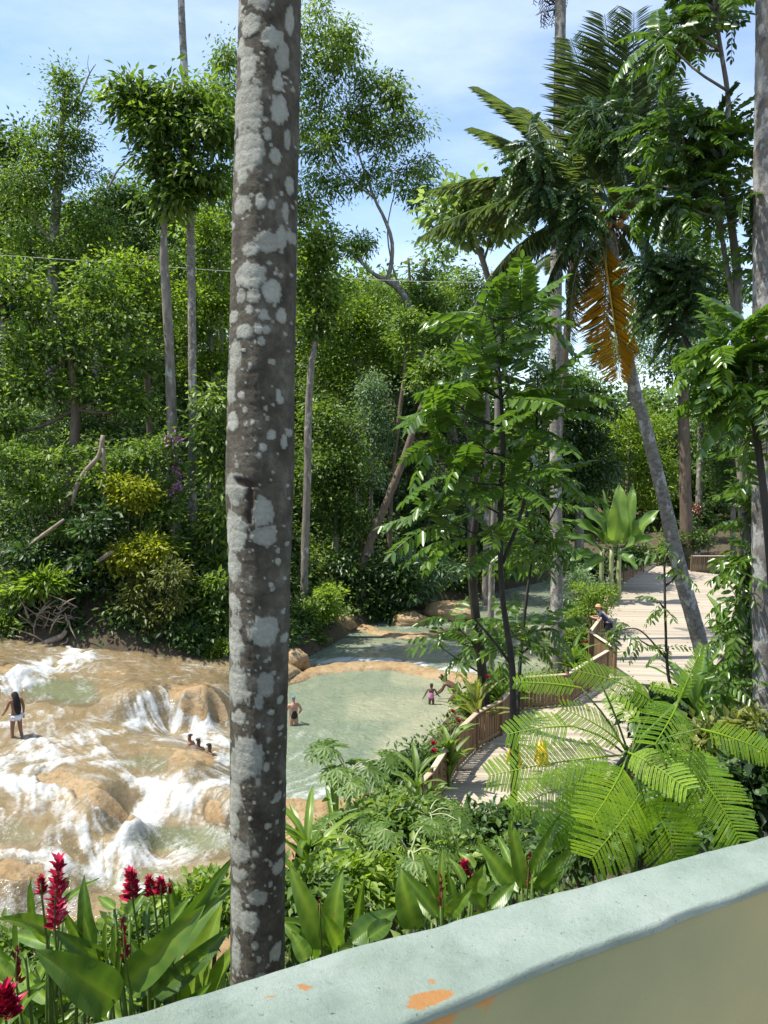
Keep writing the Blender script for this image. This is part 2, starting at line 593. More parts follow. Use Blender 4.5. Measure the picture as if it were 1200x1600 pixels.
cw = np.array([G(*c) for c in ctl])


def tps_fit(P, z, lam=0.004):
    n = len(P)
    d = np.linalg.norm(P[:, None] - P[None], axis=2)
    K = np.where(d > 0, d * d * np.log(d + 1e-12), 0) + lam * np.eye(n)
    A = np.zeros((n + 3, n + 3))
    A[:n, :n] = K
    A[:n, n] = 1
    A[:n, n + 1:] = P
    A[n:, :n] = A[:n, n:].T
    return np.linalg.solve(A, np.concatenate([z, np.zeros(3)]))


def tps_eval(P, w, Q):
    r = np.full(len(Q), w[len(P)]) + Q @ w[len(P) + 1:]
    for i, p in enumerate(P):
        d = np.linalg.norm(Q - p, axis=1)
        r += w[i] * d * d * np.log(d + 1e-12)
    return r


TW = tps_fit(cw[:, :2], cw[:, 2])


def stroke(pp, strokes):
    f = np.zeros(len(pp))
    for pts, hw, it in strokes:
        d = seg_dist(pp, np.array(pts, float))
        f = np.maximum(f, it * (1 - sstep(hw * .35, hw * 1.35, d)))
    return f


FOAM = [([(135, 1030), (90, 1040), (40, 1052), (0, 1076), (-80, 1090)], 15, 1.0), ([(0, 1090), (40, 1076), (75, 1060)], 9, .7),
        ([(-60, 1200), (0, 1192), (40, 1172), (100, 1166), (170, 1150), (225, 1140), (272, 1146)], 13, .85),
        ([(210, 1104), (222, 1136)], 8, .75), ([(235, 1090), (243, 1138)], 9, .7), ([(257, 1078), (270, 1132)], 7, .75),
        ([(235, 1143), (275, 1140), (310, 1151), (340, 1165), (362, 1192)], 17, 1.0),
        ([(40, 1185), (120, 1190), (175, 1202)], 12, .8), ([(-60, 1225), (0, 1222), (50, 1228), (90, 1252), (120, 1290), (150, 1330), (180, 1362)], 19, .95),
        ([(150, 1172), (180, 1200), (210, 1226), (260, 1236), (300, 1236), (348, 1232)], 11, .9),
        ([(320, 1243), (250, 1258), (215, 1290), (195, 1320), (180, 1350)], 17, 1.0), ([(170, 1350), (240, 1347), (285, 1338)], 20, .85),
        ([(90, 1350), (150, 1372), (200, 1395), (260, 1402)], 18, .8), ([(-40, 1300), (10, 1275), (60, 1258)], 9, .6), ([(100, 1118), (40, 1128), (-30, 1150)], 8, .55),
        ([(20, 1200), (80, 1208), (120, 1232), (150, 1262)], 6, .6), ([(340, 1045), (280, 1050), (255, 1070)], 4, .35), ([(-200, 1350), (-60, 1330), (20, 1338), (90, 1345)], 8, .6)]
DRY = [([(275, 1080), (320, 1082), (338, 1095)], 14, .7), ([(285, 1115), (325, 1112)], 14, .7), ([(340, 1100), (350, 1125)], 10, .7), ([(15, 1043), (-60, 1050)], 10, .9), ([(450, 1045), (480, 1058)], 14, 1),
       ([(75, 1213), (130, 1240), (165, 1258), (205, 1280)], 13, .9), ([(335, 1258), (345, 1285)], 14, 1), ([(20, 1362), (60, 1372)], 14, 1), ([(270, 1185), (330, 1195)], 10, .25),
       ([(390, 1268), (520, 1262)], 8, 1), ([(150, 1060), (230, 1062)], 6, .2)]
DEEP = [([(60, 1082), (130, 1084)], 20, 1), ([(230, 1312), (300, 1318), (350, 1310)], 26, 1), ([(200, 1195), (255, 1200)], 15, .55), ([(20, 1300), (60, 1310)], 18, .45), ([(130, 1380), (320, 1385)], 20, .6)]

M['rock'], nt, N, L, b, out = new_mat('travertine')
v = objvec(N, L)
n1 = noise(N, L, 0.9, 6, 0.6, v, 0.6)
r = ramp(N, [(0.28, (0.23, 0.145, 0.065)), (0.45, (0.36, 0.24, 0.115)), (0.58, (0.41, 0.295, 0.165)), (0.75, (0.38, 0.23, 0.095))])
L.new(n1.outputs['Fac'], r.inputs['Fac'])
n2 = noise(N, L, 5, 7, 0.7, v)
r2 = ramp(N, [(0.3, (0.42, 0.42, 0.38)), (0.5, (.95, .95, .92)), (0.72, (1.12, 1.1, 1.02))])
L.new(n2.outputs['Fac'], r2.inputs['Fac'])
mx = N.new('ShaderNodeMix')
mx.data_type = 'RGBA'
mx.blend_type = 'MULTIPLY'
mx.inputs[0].default_value = 1
L.new(r.outputs['Color'], mx.inputs[6])
L.new(r2.outputs['Color'], mx.inputs[7])
L.new(mx.outputs[2], b.inputs['Base Color'])
b.inputs['Roughness'].default_value = 0.38
bump(N, L, noise(N, L, 9, 9, 0.75, v, .4).outputs['Fac'], b, 0.9, 0.09)


def rock_lumps(xy):
    p = np.stack([xy[:, 0], xy[:, 1], 0 * xy[:, 0]], 1)
    big = fbm(p * 0.95, 3, 41) - .5
    mid = np.abs(fbm(p * 2.4 + 5, 3, 55) - .5)
    fine = fbm(p * 7, 3, 70) - .5
    return big * .24 - mid * .13 + .04 + fine * .05


def warp(xy):                             # ragged outlines for the water masks
    p = np.column_stack([xy, 0 * xy[:, 0]])
    return np.stack([(fbm(p * 1.1, 3, 301) - .5) * 44 + (fbm(p * 4, 3, 303) - .5) * 16, (fbm(p * 1.1 + 9, 3, 302) - .5) * 26 + (fbm(p * 4 + 5, 3, 304) - .5) * 10], 1)


MAINP = np.array([G(x, y, 0)[:2] for x, y in [(357, 1190), (385, 1140), (420, 1085), (470, 1058), (560, 1046), (640, 1050), (740, 1064), (800, 1066), (740, 1105), (690, 1160), (660, 1222), (560, 1262), (470, 1270), (400, 1262), (372, 1225)]])
st = 0.055
rx, ry = np.arange(-19, 1.6, st), np.arange(12.6, 33.8, st)
XX, YY = np.meshgrid(rx, ry)
RXY = np.stack([XX.ravel(), YY.ravel()], 1)
base = tps_eval(cw[:, :2], TW, RXY)
pp = proj(np.column_stack([RXY, base])) + warp(RXY)
deep = stroke(pp, DEEP)
lump = rock_lumps(RXY)
inmain = inside(RXY, MAINP)
keep = seg_dist(RXY, np.vstack([MAINP, MAINP[:1]])) < 0.9
base = np.where(inmain, np.minimum(base, -.02), base)
rz = base + lump * (1 - .6 * deep) - .5 * deep - np.where(inmain, .35, 0)
F = grid_faces(len(rx), len(ry))
outr = (~inside(RXY, RIVER)) & (seg_dist(RXY, NEAR) > 1.3) & (RXY[:, 1] < 21)
ok = (~(inmain & ~keep) & ~outr)[F].all(1)
rock = build('travertine_rock', np.column_stack([RXY, rz]), F[ok], M['rock'], smooth=True)
tag(rock, 'wet tan and orange travertine terraces of the cascade', 'rock', kind='structure')


def lic(fx, fy, shape, length=16, seed=0):
    ny, nx = shape
    rs = np.random.default_rng(seed)
    nz = rs.random((ny, nx))
    k = (nz + np.roll(nz, 1, 0) + np.roll(nz, 1, 1) + np.roll(np.roll(nz, 1, 0), 1, 1)) / 4
    fx, fy = fx.reshape(shape), fy.reshape(shape)
    m_ = np.hypot(fx, fy) + 1e-9
    fx, fy = fx / m_, fy / m_
    acc = np.zeros(shape)
    for s in (1, -1):
        X, Y = np.meshgrid(np.arange(nx, dtype=float), np.arange(ny, dtype=float))
        for _ in range(length):
            ix, iy = np.clip(X.round().astype(int), 0, nx - 1), np.clip(Y.round().astype(int), 0, ny - 1)
            acc += k[iy, ix]
            X += s * fx[iy, ix]
            Y += s * fy[iy, ix]
    acc = acc / acc.std()
    acc -= acc.mean()
    return acc.ravel()


def water_mat(name, deepc, shallowc, wave=5.0, wb=0.05):
    """attributes: depth (0 film over the bed .. 1 opaque milky water), foam, silt"""
    m, nt, N, L, b, out = new_mat(name)
    at = {}
    for a_ in ('depth', 'foam', 'silt'):
        at[a_] = N.new('ShaderNodeAttribute')
        at[a_].attribute_name = a_
    v = objvec(N, L)
    n1 = noise(N, L, 0.8, 5, 0.6, v, 0.4)
    sa = N.new('ShaderNodeMath')
    sa.operation = 'MULTIPLY_ADD'
    L.new(n1.outputs['Fac'], sa.inputs[0])
    sa.inputs[1].default_value = 0.6
    L.new(at['silt'].outputs['Fac'], sa.inputs[2])
    r = ramp(N, [(0.15, deepc), (1.0, shallowc)])
    L.new(sa.outputs[0], r.inputs['Fac'])
    L.new(r.outputs['Color'], b.inputs['Base Color'])
    b.inputs['Roughness'].default_value = 0.07
    b.inputs['IOR'].default_value = 1.33
    w1 = noise(N, L, wave, 5, 0.62, v, 0.8)
    bp = bump(N, L, w1.outputs['Fac'], b, 0.6, wb)
    tr = N.new('ShaderNodeBsdfTransparent')
    gl = N.new('ShaderNodeBsdfGlossy')
    gl.inputs['Roughness'].default_value = 0.12
    L.new(bp.outputs['Normal'], gl.inputs['Normal'])
    fr = N.new('ShaderNodeFresnel')
    fr.inputs['IOR'].default_value = 1.33
    L.new(bp.outputs['Normal'], fr.inputs['Normal'])
    film = N.new('ShaderNodeMixShader')
    L.new(fr.outputs[0], film.inputs[0])
    L.new(tr.outputs[0], film.inputs[1])
    L.new(gl.outputs[0], film.inputs[2])
    m1 = N.new('ShaderNodeMixShader')
    L.new(at['depth'].outputs['Fac'], m1.inputs[0])
    L.new(film.outputs[0], m1.inputs[1])
    L.new(b.outputs[0], m1.inputs[2])
    fb = N.new('ShaderNodeBsdfPrincipled')
    fb.inputs['Base Color'].default_value = (0.49, 0.51, 0.505, 1)
    fb.inputs['Roughness'].default_value = 0.55
    L.new(bp.outputs['Normal'], fb.inputs['Normal'])
    nf = noise(N, L, 13, 8, 0.72, v, 0.9)
    fm = N.new('ShaderNodeMath')
    fm.operation = 'MULTIPLY_ADD'
    L.new(nf.outputs['Fac'], fm.inputs[0])
    fm.inputs[1].default_value = 1.5
    fm.inputs[2].default_value = -0.75
    fa = N.new('ShaderNodeMath')
    fa.operation = 'ADD'
    L.new(fm.outputs[0], fa.inputs[0])
    L.new(at['foam'].outputs['Fac'], fa.inputs[1])
    fr2 = ramp(N, [(0.12, (0, 0, 0)), (0.5, (.42, .42, .42)), (1.0, (.9, .9, .9))])
    L.new(fa.outputs[0], fr2.inputs['Fac'])
    m2 = N.new('ShaderNodeMixShader')
    L.new(fr2.outputs['Color'], m2.inputs[0])
    L.new(m1.outputs[0], m2.inputs[1])
    L.new(fb.outputs[0], m2.inputs[2])
    L.new(m2.outputs[0], out.inputs['Surface'])
    return m


M['cascade_water'] = water_mat('cascade_water', (0.14, 0.15, 0.08), (0.36, 0.27, 0.145), 7, 0.06)
M['pool_water'] = water_mat('pool_water', (0.145, 0.192, 0.132), (0.31, 0.315, 0.21), 3.0, 0.28)

st = 0.042
wx, wy = np.arange(-18.6, -2.2, st), np.arange(14.2, 33.0, st)
XX, YY = np.meshgrid(wx, wy)
WXY = np.stack([XX.ravel(), YY.ravel()], 1)
sh = XX.shape
wb_ = tps_eval(cw[:, :2], TW, WXY)
pp = proj(np.column_stack([WXY, wb_])) + warp(WXY)
wl_ = rock_lumps(WXY)
foam0 = stroke(pp, FOAM)
soft = stroke(pp, [(p_, h_ * 2.3, i_) for p_, h_, i_ in FOAM])
dry = stroke(pp, DRY)
deep = stroke(pp, DEEP)
zs_ = wb_ + .5 * wl_
dzy, dzx = np.gradient(zs_.reshape(sh), st)
for _ in range(10):
    dzx = (dzx + np.roll(dzx, 1, 0) + np.roll(dzx, -1, 0) + np.roll(dzx, 1, 1) + np.roll(dzx, -1, 1)) / 5
    dzy = (dzy + np.roll(dzy, 1, 0) + np.roll(dzy, -1, 0) + np.roll(dzy, 1, 1) + np.roll(dzy, -1, 1)) / 5
swx = (fbm(np.column_stack([WXY * .8, 0 * WXY[:, 0]]), 2, 91) - .5).reshape(sh) * .5
swy = (fbm(np.column_stack([WXY * .8, 9 + 0 * WXY[:, 0]]), 2, 92) - .5).reshape(sh) * .5
fl = lic(-dzx + swx, -dzy + swy, sh, 15, 5)
tn_ = fbm(np.column_stack([WXY * 2.6, 3 + 0 * WXY[:, 0]]), 5, 120)
fl = .72 * fl + .75 * (tn_ - tn_.mean()) / tn_.std()
steep = np.hypot(dzx, dzy).ravel()
foam = np.clip(foam0 ** 1.3 * (0.50 + .25 * fl) + soft * (.11 + .08 * fl) + .10 * fl + .06 + .25 * sstep(.35, .9, steep) * (.6 + .4 * fl), 0, 1.1) * (1 - .55 * dry)
turb = fbm(np.column_stack([WXY * 3.3, 0 * WXY[:, 0]]), 4, 99) - .5
wz = wb_ + .055 + .55 * wl_ * (1 - deep) - .11 * dry + foam0 * (.05 + .16 * turb + .02 * fl) + .015 * turb
wz = np.where(deep > .5, np.maximum(wz, wb_ + .02), wz)
depth = np.clip(.36 + .15 * soft + .56 * deep + .10 * foam0, 0, .95)
depth = depth * (1 - dry * .6)
F = grid_faces(len(wx), len(wy))
inm = inside(WXY, MAINP)
outr = (~inside(WXY, RIVER)) & (WXY[:, 1] < 21)
ok = (~inm)[F].any(1) & (~outr)[F].all(1)
cwat = build('cascade_water', np.column_stack([WXY, wz]), F[ok], M['cascade_water'], attrs={'depth': depth, 'foam': foam, 'silt': .42 - .8 * deep + .1 * foam0}, smooth=True)
tag(cwat, 'white water rushing over the tan travertine terraces', 'water', kind='structure')


def pool(name, label, poly_px, z, foam_px, silt_px, st=0.09, flow=(-.5, -.8), pad=0.6, seed=3, depth0=.95):
    poly = np.array([G(x, y, z)[:2] for x, y in poly_px])
    lo, hi = poly.min(0) - pad, poly.max(0) + pad
    x, y = np.arange(lo[0], hi[0], st), np.arange(lo[1], hi[1], st)
    XX, YY = np.meshgrid(x, y)
    q = np.stack([XX.ravel(), YY.ravel()], 1)
    p3 = np.column_stack([q, np.full(len(q), z)])
    pp = proj(p3)
    fl = lic(np.full(len(q), flow[0]) + (fbm(p3 * .6, 2, 5) - .5) * 2.6, np.full(len(q), flow[1]) + (fbm(p3 * .6 + 31, 2, 6) - .5) * 2.6, XX.shape, 12, seed)
    f0 = stroke(pp, foam_px)
    foam = np.clip(f0 * (.75 + .3 * fl) + .07 * fl - .06, 0, 1.1)
    turb = fbm(p3 * 2.5, 4, seed + 9) - .5
    p3[:, 2] += .035 * turb + f0 * (.03 + .10 * turb)
    ins = inside(q, poly) | (seg_dist(q, np.vstack([poly, poly[:1]])) < pad * .8)
    F = grid_faces(len(x), len(y))
    o = build(name, p3, F[ins[F].all(1)], M['pool_water'], attrs={'depth': np.full(len(q), depth0), 'foam': foam, 'silt': stroke(pp, silt_px) + .1 * fl * .3}, smooth=True)
    return tag(o, label, 'water', kind='structure')


pool('pool_water', 'milky green pool below the cascade with bathers in it',
     [(357, 1190), (385, 1140), (420, 1085), (470, 1058), (560, 1046), (640, 1050), (740, 1064), (830, 1066), (760, 1105), (700, 1160), (670, 1228), (560, 1266), (470, 1272), (400, 1265), (372, 1225)], 0,
     [([(430, 1250), (470, 1242), (515, 1226)], 16, 1.0), ([(372, 1215), (410, 1232), (450, 1240)], 16, .9), ([(455, 1215), (500, 1205)], 14, .42), ([(450, 1180), (520, 1185), (600, 1215)], 10, .3), ([(362, 1192), (385, 1205)], 18, .9), ([(460, 1150), (540, 1140)], 8, .22)],
     [([(620, 1180), (690, 1120), (760, 1080)], 40, .55), ([(560, 1110), (650, 1105)], 24, .4), ([(620, 1060), (760, 1075)], 12, .4)], pad=.25)
pool('pool_water', 'middle pool of pale green water behind the curved rock rim',
     [(440, 1045), (490, 1005), (560, 985), (640, 985), (760, 990), (880, 1000), (880, 1060), (760, 1062), (640, 1050), (560, 1045)], -.3,
     [([(470, 1035), (545, 1031), (600, 1032), (650, 1038), (700, 1046), (780, 1054)], 5, 1.0), ([(560, 1012), (640, 1010), (720, 1015)], 4, .3), ([(600, 985), (700, 985), (800, 985), (860, 990)], 3, .6)],
     [([(560, 1015), (760, 1020)], 18, .3), ([(780, 1010), (860, 1030)], 20, .7)], seed=5, pad=.8)
pool('pool_water', 'far pool of smooth green water in the shade of the wood',
     [(540, 990), (560, 962), (640, 940), (700, 922), (800, 902), (900, 880), (990, 862), (1010, 885), (960, 912), (900, 985), (760, 990), (640, 990)], -.27,
     [([(560, 972), (620, 965)], 3, .5), ([(620, 980), (700, 976)], 3, .35)], [([(760, 950), (850, 940)], 16, .3), ([(780, 978), (870, 985)], 10, .6)], seed=8, pad=.9, st=.14)


def ledge(name, label, pts_px, z0, w, h, seed=0):
    pts = np.array([G(x, y, z0) for x, y in pts_px])
    n = 90
    P = resample(pts, n)
    T = norm(np.gradient(P, axis=0))
    S = np.stack([-T[:, 1], T[:, 0], 0 * T[:, 0]], 1)
    prof = np.array([(-1.35, -1.1), (-1.02, -.5), (-.9, -.1), (-.72, .55), (-.4, .9), (0, 1), (.45, .93), (.85, .6), (1.1, .0), (1.25, -.7), (1.3, -1.6)])
    V = []
    tt = np.linspace(0, 1, n)
    for k, (u, hh) in enumerate(prof):
        wob = 1 + (fbm(np.column_stack([P * 1.1, ])[:, :3] + k * .13, 3, seed) - .5) * 1.1
        hz = h * hh * (1 + (fbm(P * .7 + 4, 3, seed + 2) - .5) * .9)
        q = P + S * (u * w * wob)[:, None]
        q[:, 2] = z0 + hz - (.35 if hh < -.8 else 0)
        V.append(q)
    V = np.stack(V, 1).reshape(-1, 3)
    V += (np.stack([fbm(V * 3, 3, seed + 5), fbm(V * 3 + 9, 3, seed + 6), fbm(V * 3 + 17, 3, seed + 7)], 1) - .5) * .22
    o = build(name, V, grid_faces(len(prof), n), M['rock'], smooth=True)
    return tag(o, label, 'rock', kind='structure')


ledge('travertine_ledge', 'curved orange travertine rim between the main and middle pools', [(428, 1075), (455, 1064), (500, 1050), (560, 1044), (620, 1045), (680, 1056), (740, 1063), (820, 1066), (880, 1062)], -.02, .6, .2, 3)
ledge('travertine_ledge', 'low travertine lip between the middle and far pools', [(555, 978), (600, 990), (650, 994), (700, 986), (745, 992), (790, 984), (850, 994), (900, 1000)], -.27, .45, .10, 9)
ledge('travertine_ledge', 'tan rock edge along the near side of the main pool', [(390, 1275), (440, 1276), (500, 1272), (560, 1266), (625, 1245)], .02, .45, .3, 12)


def boulder(px, py, z, r, label, seed, sq=.6):
    c = G(px, py, z)
    th = np.linspace(0, np.pi, 14)
    ph = np.linspace(0, 2 * np.pi, 20, endpoint=False)
    D = np.array([[math.sin(t) * math.cos(p), math.sin(t) * math.sin(p), math.cos(t)] for t in th for p in ph])
    k = 1 + (fbm(D * 1.6 + seed, 4, seed) - .5) * .9
    V = c + D * k[:, None] * np.array([r, r * .75, r * sq])
    i = np.arange(13)[:, None] * 20
    j = np.arange(20)[None]
    F = np.stack([i + j, i + 20 + j, i + 20 + (j + 1) % 20, i + (j + 1) % 20], -1).reshape(-1, 4)
    tag(build('boulder', V, F, M['rock'], smooth=True), label, 'rock', 'boulders along the far bank')


boulder(705, 957, 0.0, 1.5, 'long tan boulder lying in the far pool by the bank', 4, .35)
boulder(640, 968, -.05, 1.0, 'flat tan boulder at the foot of the far bank bushes', 8, .4)
boulder(533, 975, .1, .7, 'brown boulder at the bank beside the small bright bush', 15, .8)
boulder(458, 1035, .2, .7, 'tan boulder just right of the lichen-spotted trunk', 21, .8)
boulder(308, 1052, .5, .55, 'dark wet boulder beside the small round bush on the bank', 25, .6)
boulder(100, 1000, 1.5, .45, 'upright grey-brown boulder in the dry brush pile', 31, 1.5)

# ------------------------------------------------------------------ deck of planks
ZD = 0.8
RAIL = [(632, 1245), (673, 1205), (714, 1141), (745, 1112), (783, 1093), (816, 1057), (886, 1052), (950, 1015), (955, 1003), (922, 986), (940, 962), (958, 893), (1015, 860)]
RW = np.array([G(x, y, ZD + 1.05)[:2] for x, y in RAIL])
DR = np.array([G(x, y, ZD)[:2] for x, y in [(1085, 893), (1185, 905), (1180, 965), (1100, 1060), (1020, 1110), (960, 1200), (900, 1290), (720, 1310)]])
DECK = np.vstack([RW[:2] + np.array([-.4, -.9]), RW[1:8] + 0.0, RW[8:], [RW[-1] + np.array([1.2, 1.6])], DR])
deck = empty('deck', (8, 28, ZD))
deck['kind'] = 'structure'
deck['label'] = 'weathered pale timber boardwalk deck beside the pool'
bv = mesh_np('plank', *bevel_box(.06))
bv.materials.append(M['deck_wood'])
ang = math.radians(-7)
ex, ey = np.array([math.cos(ang), math.sin(ang)]), np.array([-math.sin(ang), math.cos(ang)])
pu, pv = DECK @ ex, DECK @ ey
pw = 0.145
v = pv.min() + pw
npl = 0
while v < pv.max():
    xs = []
    for i in range(len(DECK)):
        a_, b_ = i, (i + 1) % len(DECK)
        if (pv[a_] > v) != (pv[b_] > v):
            xs.append(pu[a_] + (v - pv[a_]) / (pv[b_] - pv[a_]) * (pu[b_] - pu[a_]))
    xs.sort()
    for a_, b_ in zip(xs[::2], xs[1::2]):
        if b_ - a_ > .25 and npl < 296:
            c_ = ex * (a_ + b_) / 2 + ey * v
            o = link('plank', bv, None, deck)
            R = np.array([[ex[0], ey[0], 0], [ex[1], ey[1], 0], [0, 0, 1]])
            o.matrix_basis = mtx(R, np.array([c_[0], c_[1], ZD - .022 + random.uniform(-.003, .003)]) - np.array([8, 28, ZD]), (b_ - a_, pw - .012, .04))
            npl += 1
    v += pw
dv = np.vstack([np.column_stack([DECK, np.full(len(DECK), ZD - .06)]), np.column_stack([DECK, np.full(len(DECK), -.4)])])
cc = DECK.mean(0)
nn = len(DECK)
jj = np.arange(nn)
M['joist'] = plain_mat('joist', (0.07, 0.05, 0.035), .9)
# triangulated under-frame (skirt round the deck edge only)
build('joist_skirt', dv, np.stack([jj, (jj + 1) % nn, (jj + 1) % nn + nn, jj + nn], 1), M['joist'], deck)


def fence(path, label, z=ZD, hgt=1.05, gap=.125):
    f = empty('railing_fence', (path[0][0], path[0][1], z), label, 'fence', 'timber railings of the deck')
    o0 = np.array([path[0][0], path[0][1], z])
    pm = mesh_np('picket', *bevel_box(.1)); pm.materials.append(M['picket_wood'])
    rm = mesh_np('rail', *bevel_box(.15)); rm.materials.append(M['rail_wood'])
    po = mesh_np('post', *bevel_box(.08)); po.materials.append(M['picket_wood'])
    up = np.array([0, 0, 1.0])

    def bar(name, me, a, b, w, t, up_):
        d = b - a
        link(name, me, None, f, mtx(frame(d, up_), (a + b) / 2 - o0, (np.linalg.norm(d), w, t)))
    for k, (a, b) in enumerate(zip(path[:-1], path[1:])):
        a3, b3 = np.array([a[0], a[1], z]), np.array([b[0], b[1], z])
        d = b3 - a3
        ln = np.linalg.norm(d)
        u = d / ln
        bar('rail', rm, a3 + up * (hgt - .03), b3 + up * (hgt - .03), .13, .045, up)
        bar('lower_rail', po, a3 + up * .12 + u * .05, b3 + up * .12 - u * .05, .05, .08, up)
        npst = max(1, int(round(ln / 2.2)))
        for i in range(npst + (1 if k == len(path) - 2 else 0)):
            p = a3 + d * (i / npst)
            bar('post', po, p - up * .35, p + up * (hgt + .06), .11, .11, u)
        npk = int(ln / gap)
        for i in range(npk):
            p = a3 + u * ((i + .5) * ln / npk)
            bar('picket', pm, p + up * (.04 + random.uniform(-.01, .01)), p + up * (hgt - .055), .034, .085, u)
    return f


fence(RW[:8], 'long brown picket railing winding along the near part of the deck')
fence(np.array([RW[7] + [.35, .3], RW[9], RW[10], RW[10] + (RW[11] - RW[10]) * .35]), 'short railing bay where the man in the hat leans')
fence(np.array([RW[10] + (RW[11] - RW[10]) * .6, RW[11], RW[12]]), 'far brown picket railing beside the banana plant')
fence(np.array([G(1080, 893, ZD)[:2], G(1190, 893, ZD)[:2], G(1260, 900, ZD)[:2]]), 'distant railing at the far right end of the deck')

# ------------------------------------------------------------------ parapet wall and terrace
ZW = H - 0.8
far_px = [(-500, 1835), (-200, 1718), (95, 1600), (240, 1563), (400, 1516), (500, 1487), (560, 1470), (646, 1450), (762, 1417), (900, 1382), (1050, 1341), (1200, 1303), (1400, 1256), (1700, 1200)]
near_px = [(-900, 2600), (-300, 2220), (230, 1830), (430, 1707), (540, 1650), (630, 1600), (700, 1569), (785, 1531), (900, 1487), (1000, 1453), (1100, 1413), (1200, 1378), (1400, 1316), (1700, 1243)]
n = 1200
Ff, Nn = resample([G(x, y, ZW) for x, y in far_px], n), resample([G(x, y, ZW) for x, y in near_px], n)
# equalise along the wall
def arc(P, n):
    s = np.concatenate([[0], np.cumsum(np.linalg.norm(np.diff(P, axis=0), axis=1))])
    t = np.linspace(0, s[-1], n)
    return np.stack([np.interp(t, s, P[:, k]) for k in range(3)], 1)
dw = norm(Ff[-1] - Ff[-40])
Ff = np.vstack([Ff, [Ff[-1] + dw * 3, Ff[-1] + dw * 9]])
n = 1900
Ff = arc(Ff, n)
tw = norm(np.gradient(Ff, axis=0))
sd = np.stack([tw[:, 1], -tw[:, 0], 0 * tw[:, 0]], 1)
wd = np.array([np.min(np.linalg.norm(Nn - p, axis=1)) for p in Ff])
wd = np.convolve(np.pad(wd, 30, mode='edge'), np.ones(61) / 61, 'valid')
wd = np.clip(wd, .12, .30)
prof = [(1.0, -.11), (1.0, -.045), (.99, -.022), (.96, -.008)] + [(u, 0) for u in np.linspace(.93, .05, 60)] + [(.03, -.0), (.012, -.003), (.004, -.008), (0.0, -.016)]
V, at_u = [], []
nz1 = fbm(Ff * 9, 3, 21) - .5
nz2 = fbm(Ff * 9 + 40, 3, 22) - .5
for u, dz in prof:
    w_ = wd * (1 - u) if u > .5 else wd * (1 - u)
    q = Ff + sd * (wd * (1 - u))[:, None]
    q[:, 2] += dz
    if u >= .95: q -= sd * (nz1 * .016)[:, None]
    if u <= .013: q += sd * (nz2 * .012)[:, None]
    V.append(q)
V = np.stack(V, 1).reshape(-1, 3)
V[:, 2] += (fbm(V * 14, 3, 30) - .5) * .006
ppw = proj(V)
wob = (fbm(V * 45, 3, 33) - .5)[:, None] * np.array([[14, 10]])


def pxpoly(pp, poly):
    return inside(pp, np.array(poly, float)).astype(float)


peel = np.maximum.reduce([pxpoly(ppw + wob, [(637, 1575), (642, 1556), (675, 1545), (705, 1546), (712, 1556), (690, 1566), (660, 1580)]), pxpoly(ppw + wob, [(460, 1540), (474, 1536), (488, 1541), (476, 1547)]),
                          pxpoly(ppw + wob, [(668, 1530), (677, 1528), (679, 1534), (670, 1536)]), pxpoly(ppw + wob, [(414, 1556), (430, 1553), (431, 1560)])])
M['mint'], nt, N, L, b, out = new_mat('mint_paint')
v = objvec(N, L)
n1 = noise(N, L, 7, 7, .6, v)
r = ramp(N, [(.3, (.19, .245, .20)), (.45, (.235, .292, .24)), (.55, (.262, .318, .265)), (.75, (.315, .36, .315))])
L.new(n1.outputs['Fac'], r.inputs['Fac'])
n2 = noise(N, L, 60, 3, .6, v)
r2 = ramp(N, [(.28, (.25, .25, .25)), (.33, (1, 1, 1))])
L.new(n2.outputs['Fac'], r2.inputs['Fac'])
mx = N.new('ShaderNodeMix'); mx.data_type = 'RGBA'; mx.blend_type = 'MULTIPLY'; mx.inputs[0].default_value = 1
L.new(r.outputs['Color'], mx.inputs[6]); L.new(r2.outputs['Color'], mx.inputs[7])
n4 = noise(N, L, 2.6, 9, .7, v, .6)
r4 = ramp(N, [(.32, (.74, .76, .70)), (.5, (1, 1, 1)), (.8, (1.06, 1.05, 1.04))])
L.new(n4.outputs['Fac'], r4.inputs['Fac'])
my = N.new('ShaderNodeMix'); my.data_type = 'RGBA'; my.blend_type = 'MULTIPLY'; my.inputs[0].default_value = 1
L.new(mx.outputs[2], my.inputs[6]); L.new(r4.outputs['Color'], my.inputs[7])
vc = N.new('ShaderNodeTexVoronoi'); vc.feature = 'DISTANCE_TO_EDGE'; vc.inputs['Scale'].default_value = 2.2
nd = noise(N, L, 9, 4, .6, v)
va = N.new('ShaderNodeVectorMath'); va.operation = 'ADD'
L.new(v, va.inputs[0]); L.new(nd.outputs['Color'], va.inputs[1]); L.new(va.outputs[0], vc.inputs['Vector'])
r5 = ramp(N, [(.0, (.55, .55, .5)), (.006, (1, 1, 1))])
L.new(vc.outputs['Distance'], r5.inputs['Fac'])
mz = N.new('ShaderNodeMix'); mz.data_type = 'RGBA'; mz.blend_type = 'MULTIPLY'; mz.inputs[0].default_value = .6
L.new(my.outputs[2], mz.inputs[6]); L.new(r5.outputs['Color'], mz.inputs[7])
pa = N.new('ShaderNodeAttribute'); pa.attribute_name = 'peel'
mo = N.new('ShaderNodeMix'); mo.data_type = 'RGBA'
L.new(pa.outputs['Fac'], mo.inputs[0]); L.new(mz.outputs[2], mo.inputs[6])
mo.inputs[7].default_value = (.36, .17, .045, 1)
L.new(mo.outputs[2], b.inputs['Base Color'])
b.inputs['Roughness'].default_value = .55
bump(N, L, noise(N, L, 70, 8, .8, v).outputs['Fac'], b, .9, .007)
wall = empty('parapet_wall', (.3, 1.6, ZW - 1.6), 'rounded mint-green painted concrete parapet with olive inner face in the foreground', 'wall')
build('cap', V, grid_faces(len(prof), n), M['mint'], wall, {'peel': peel}, True)
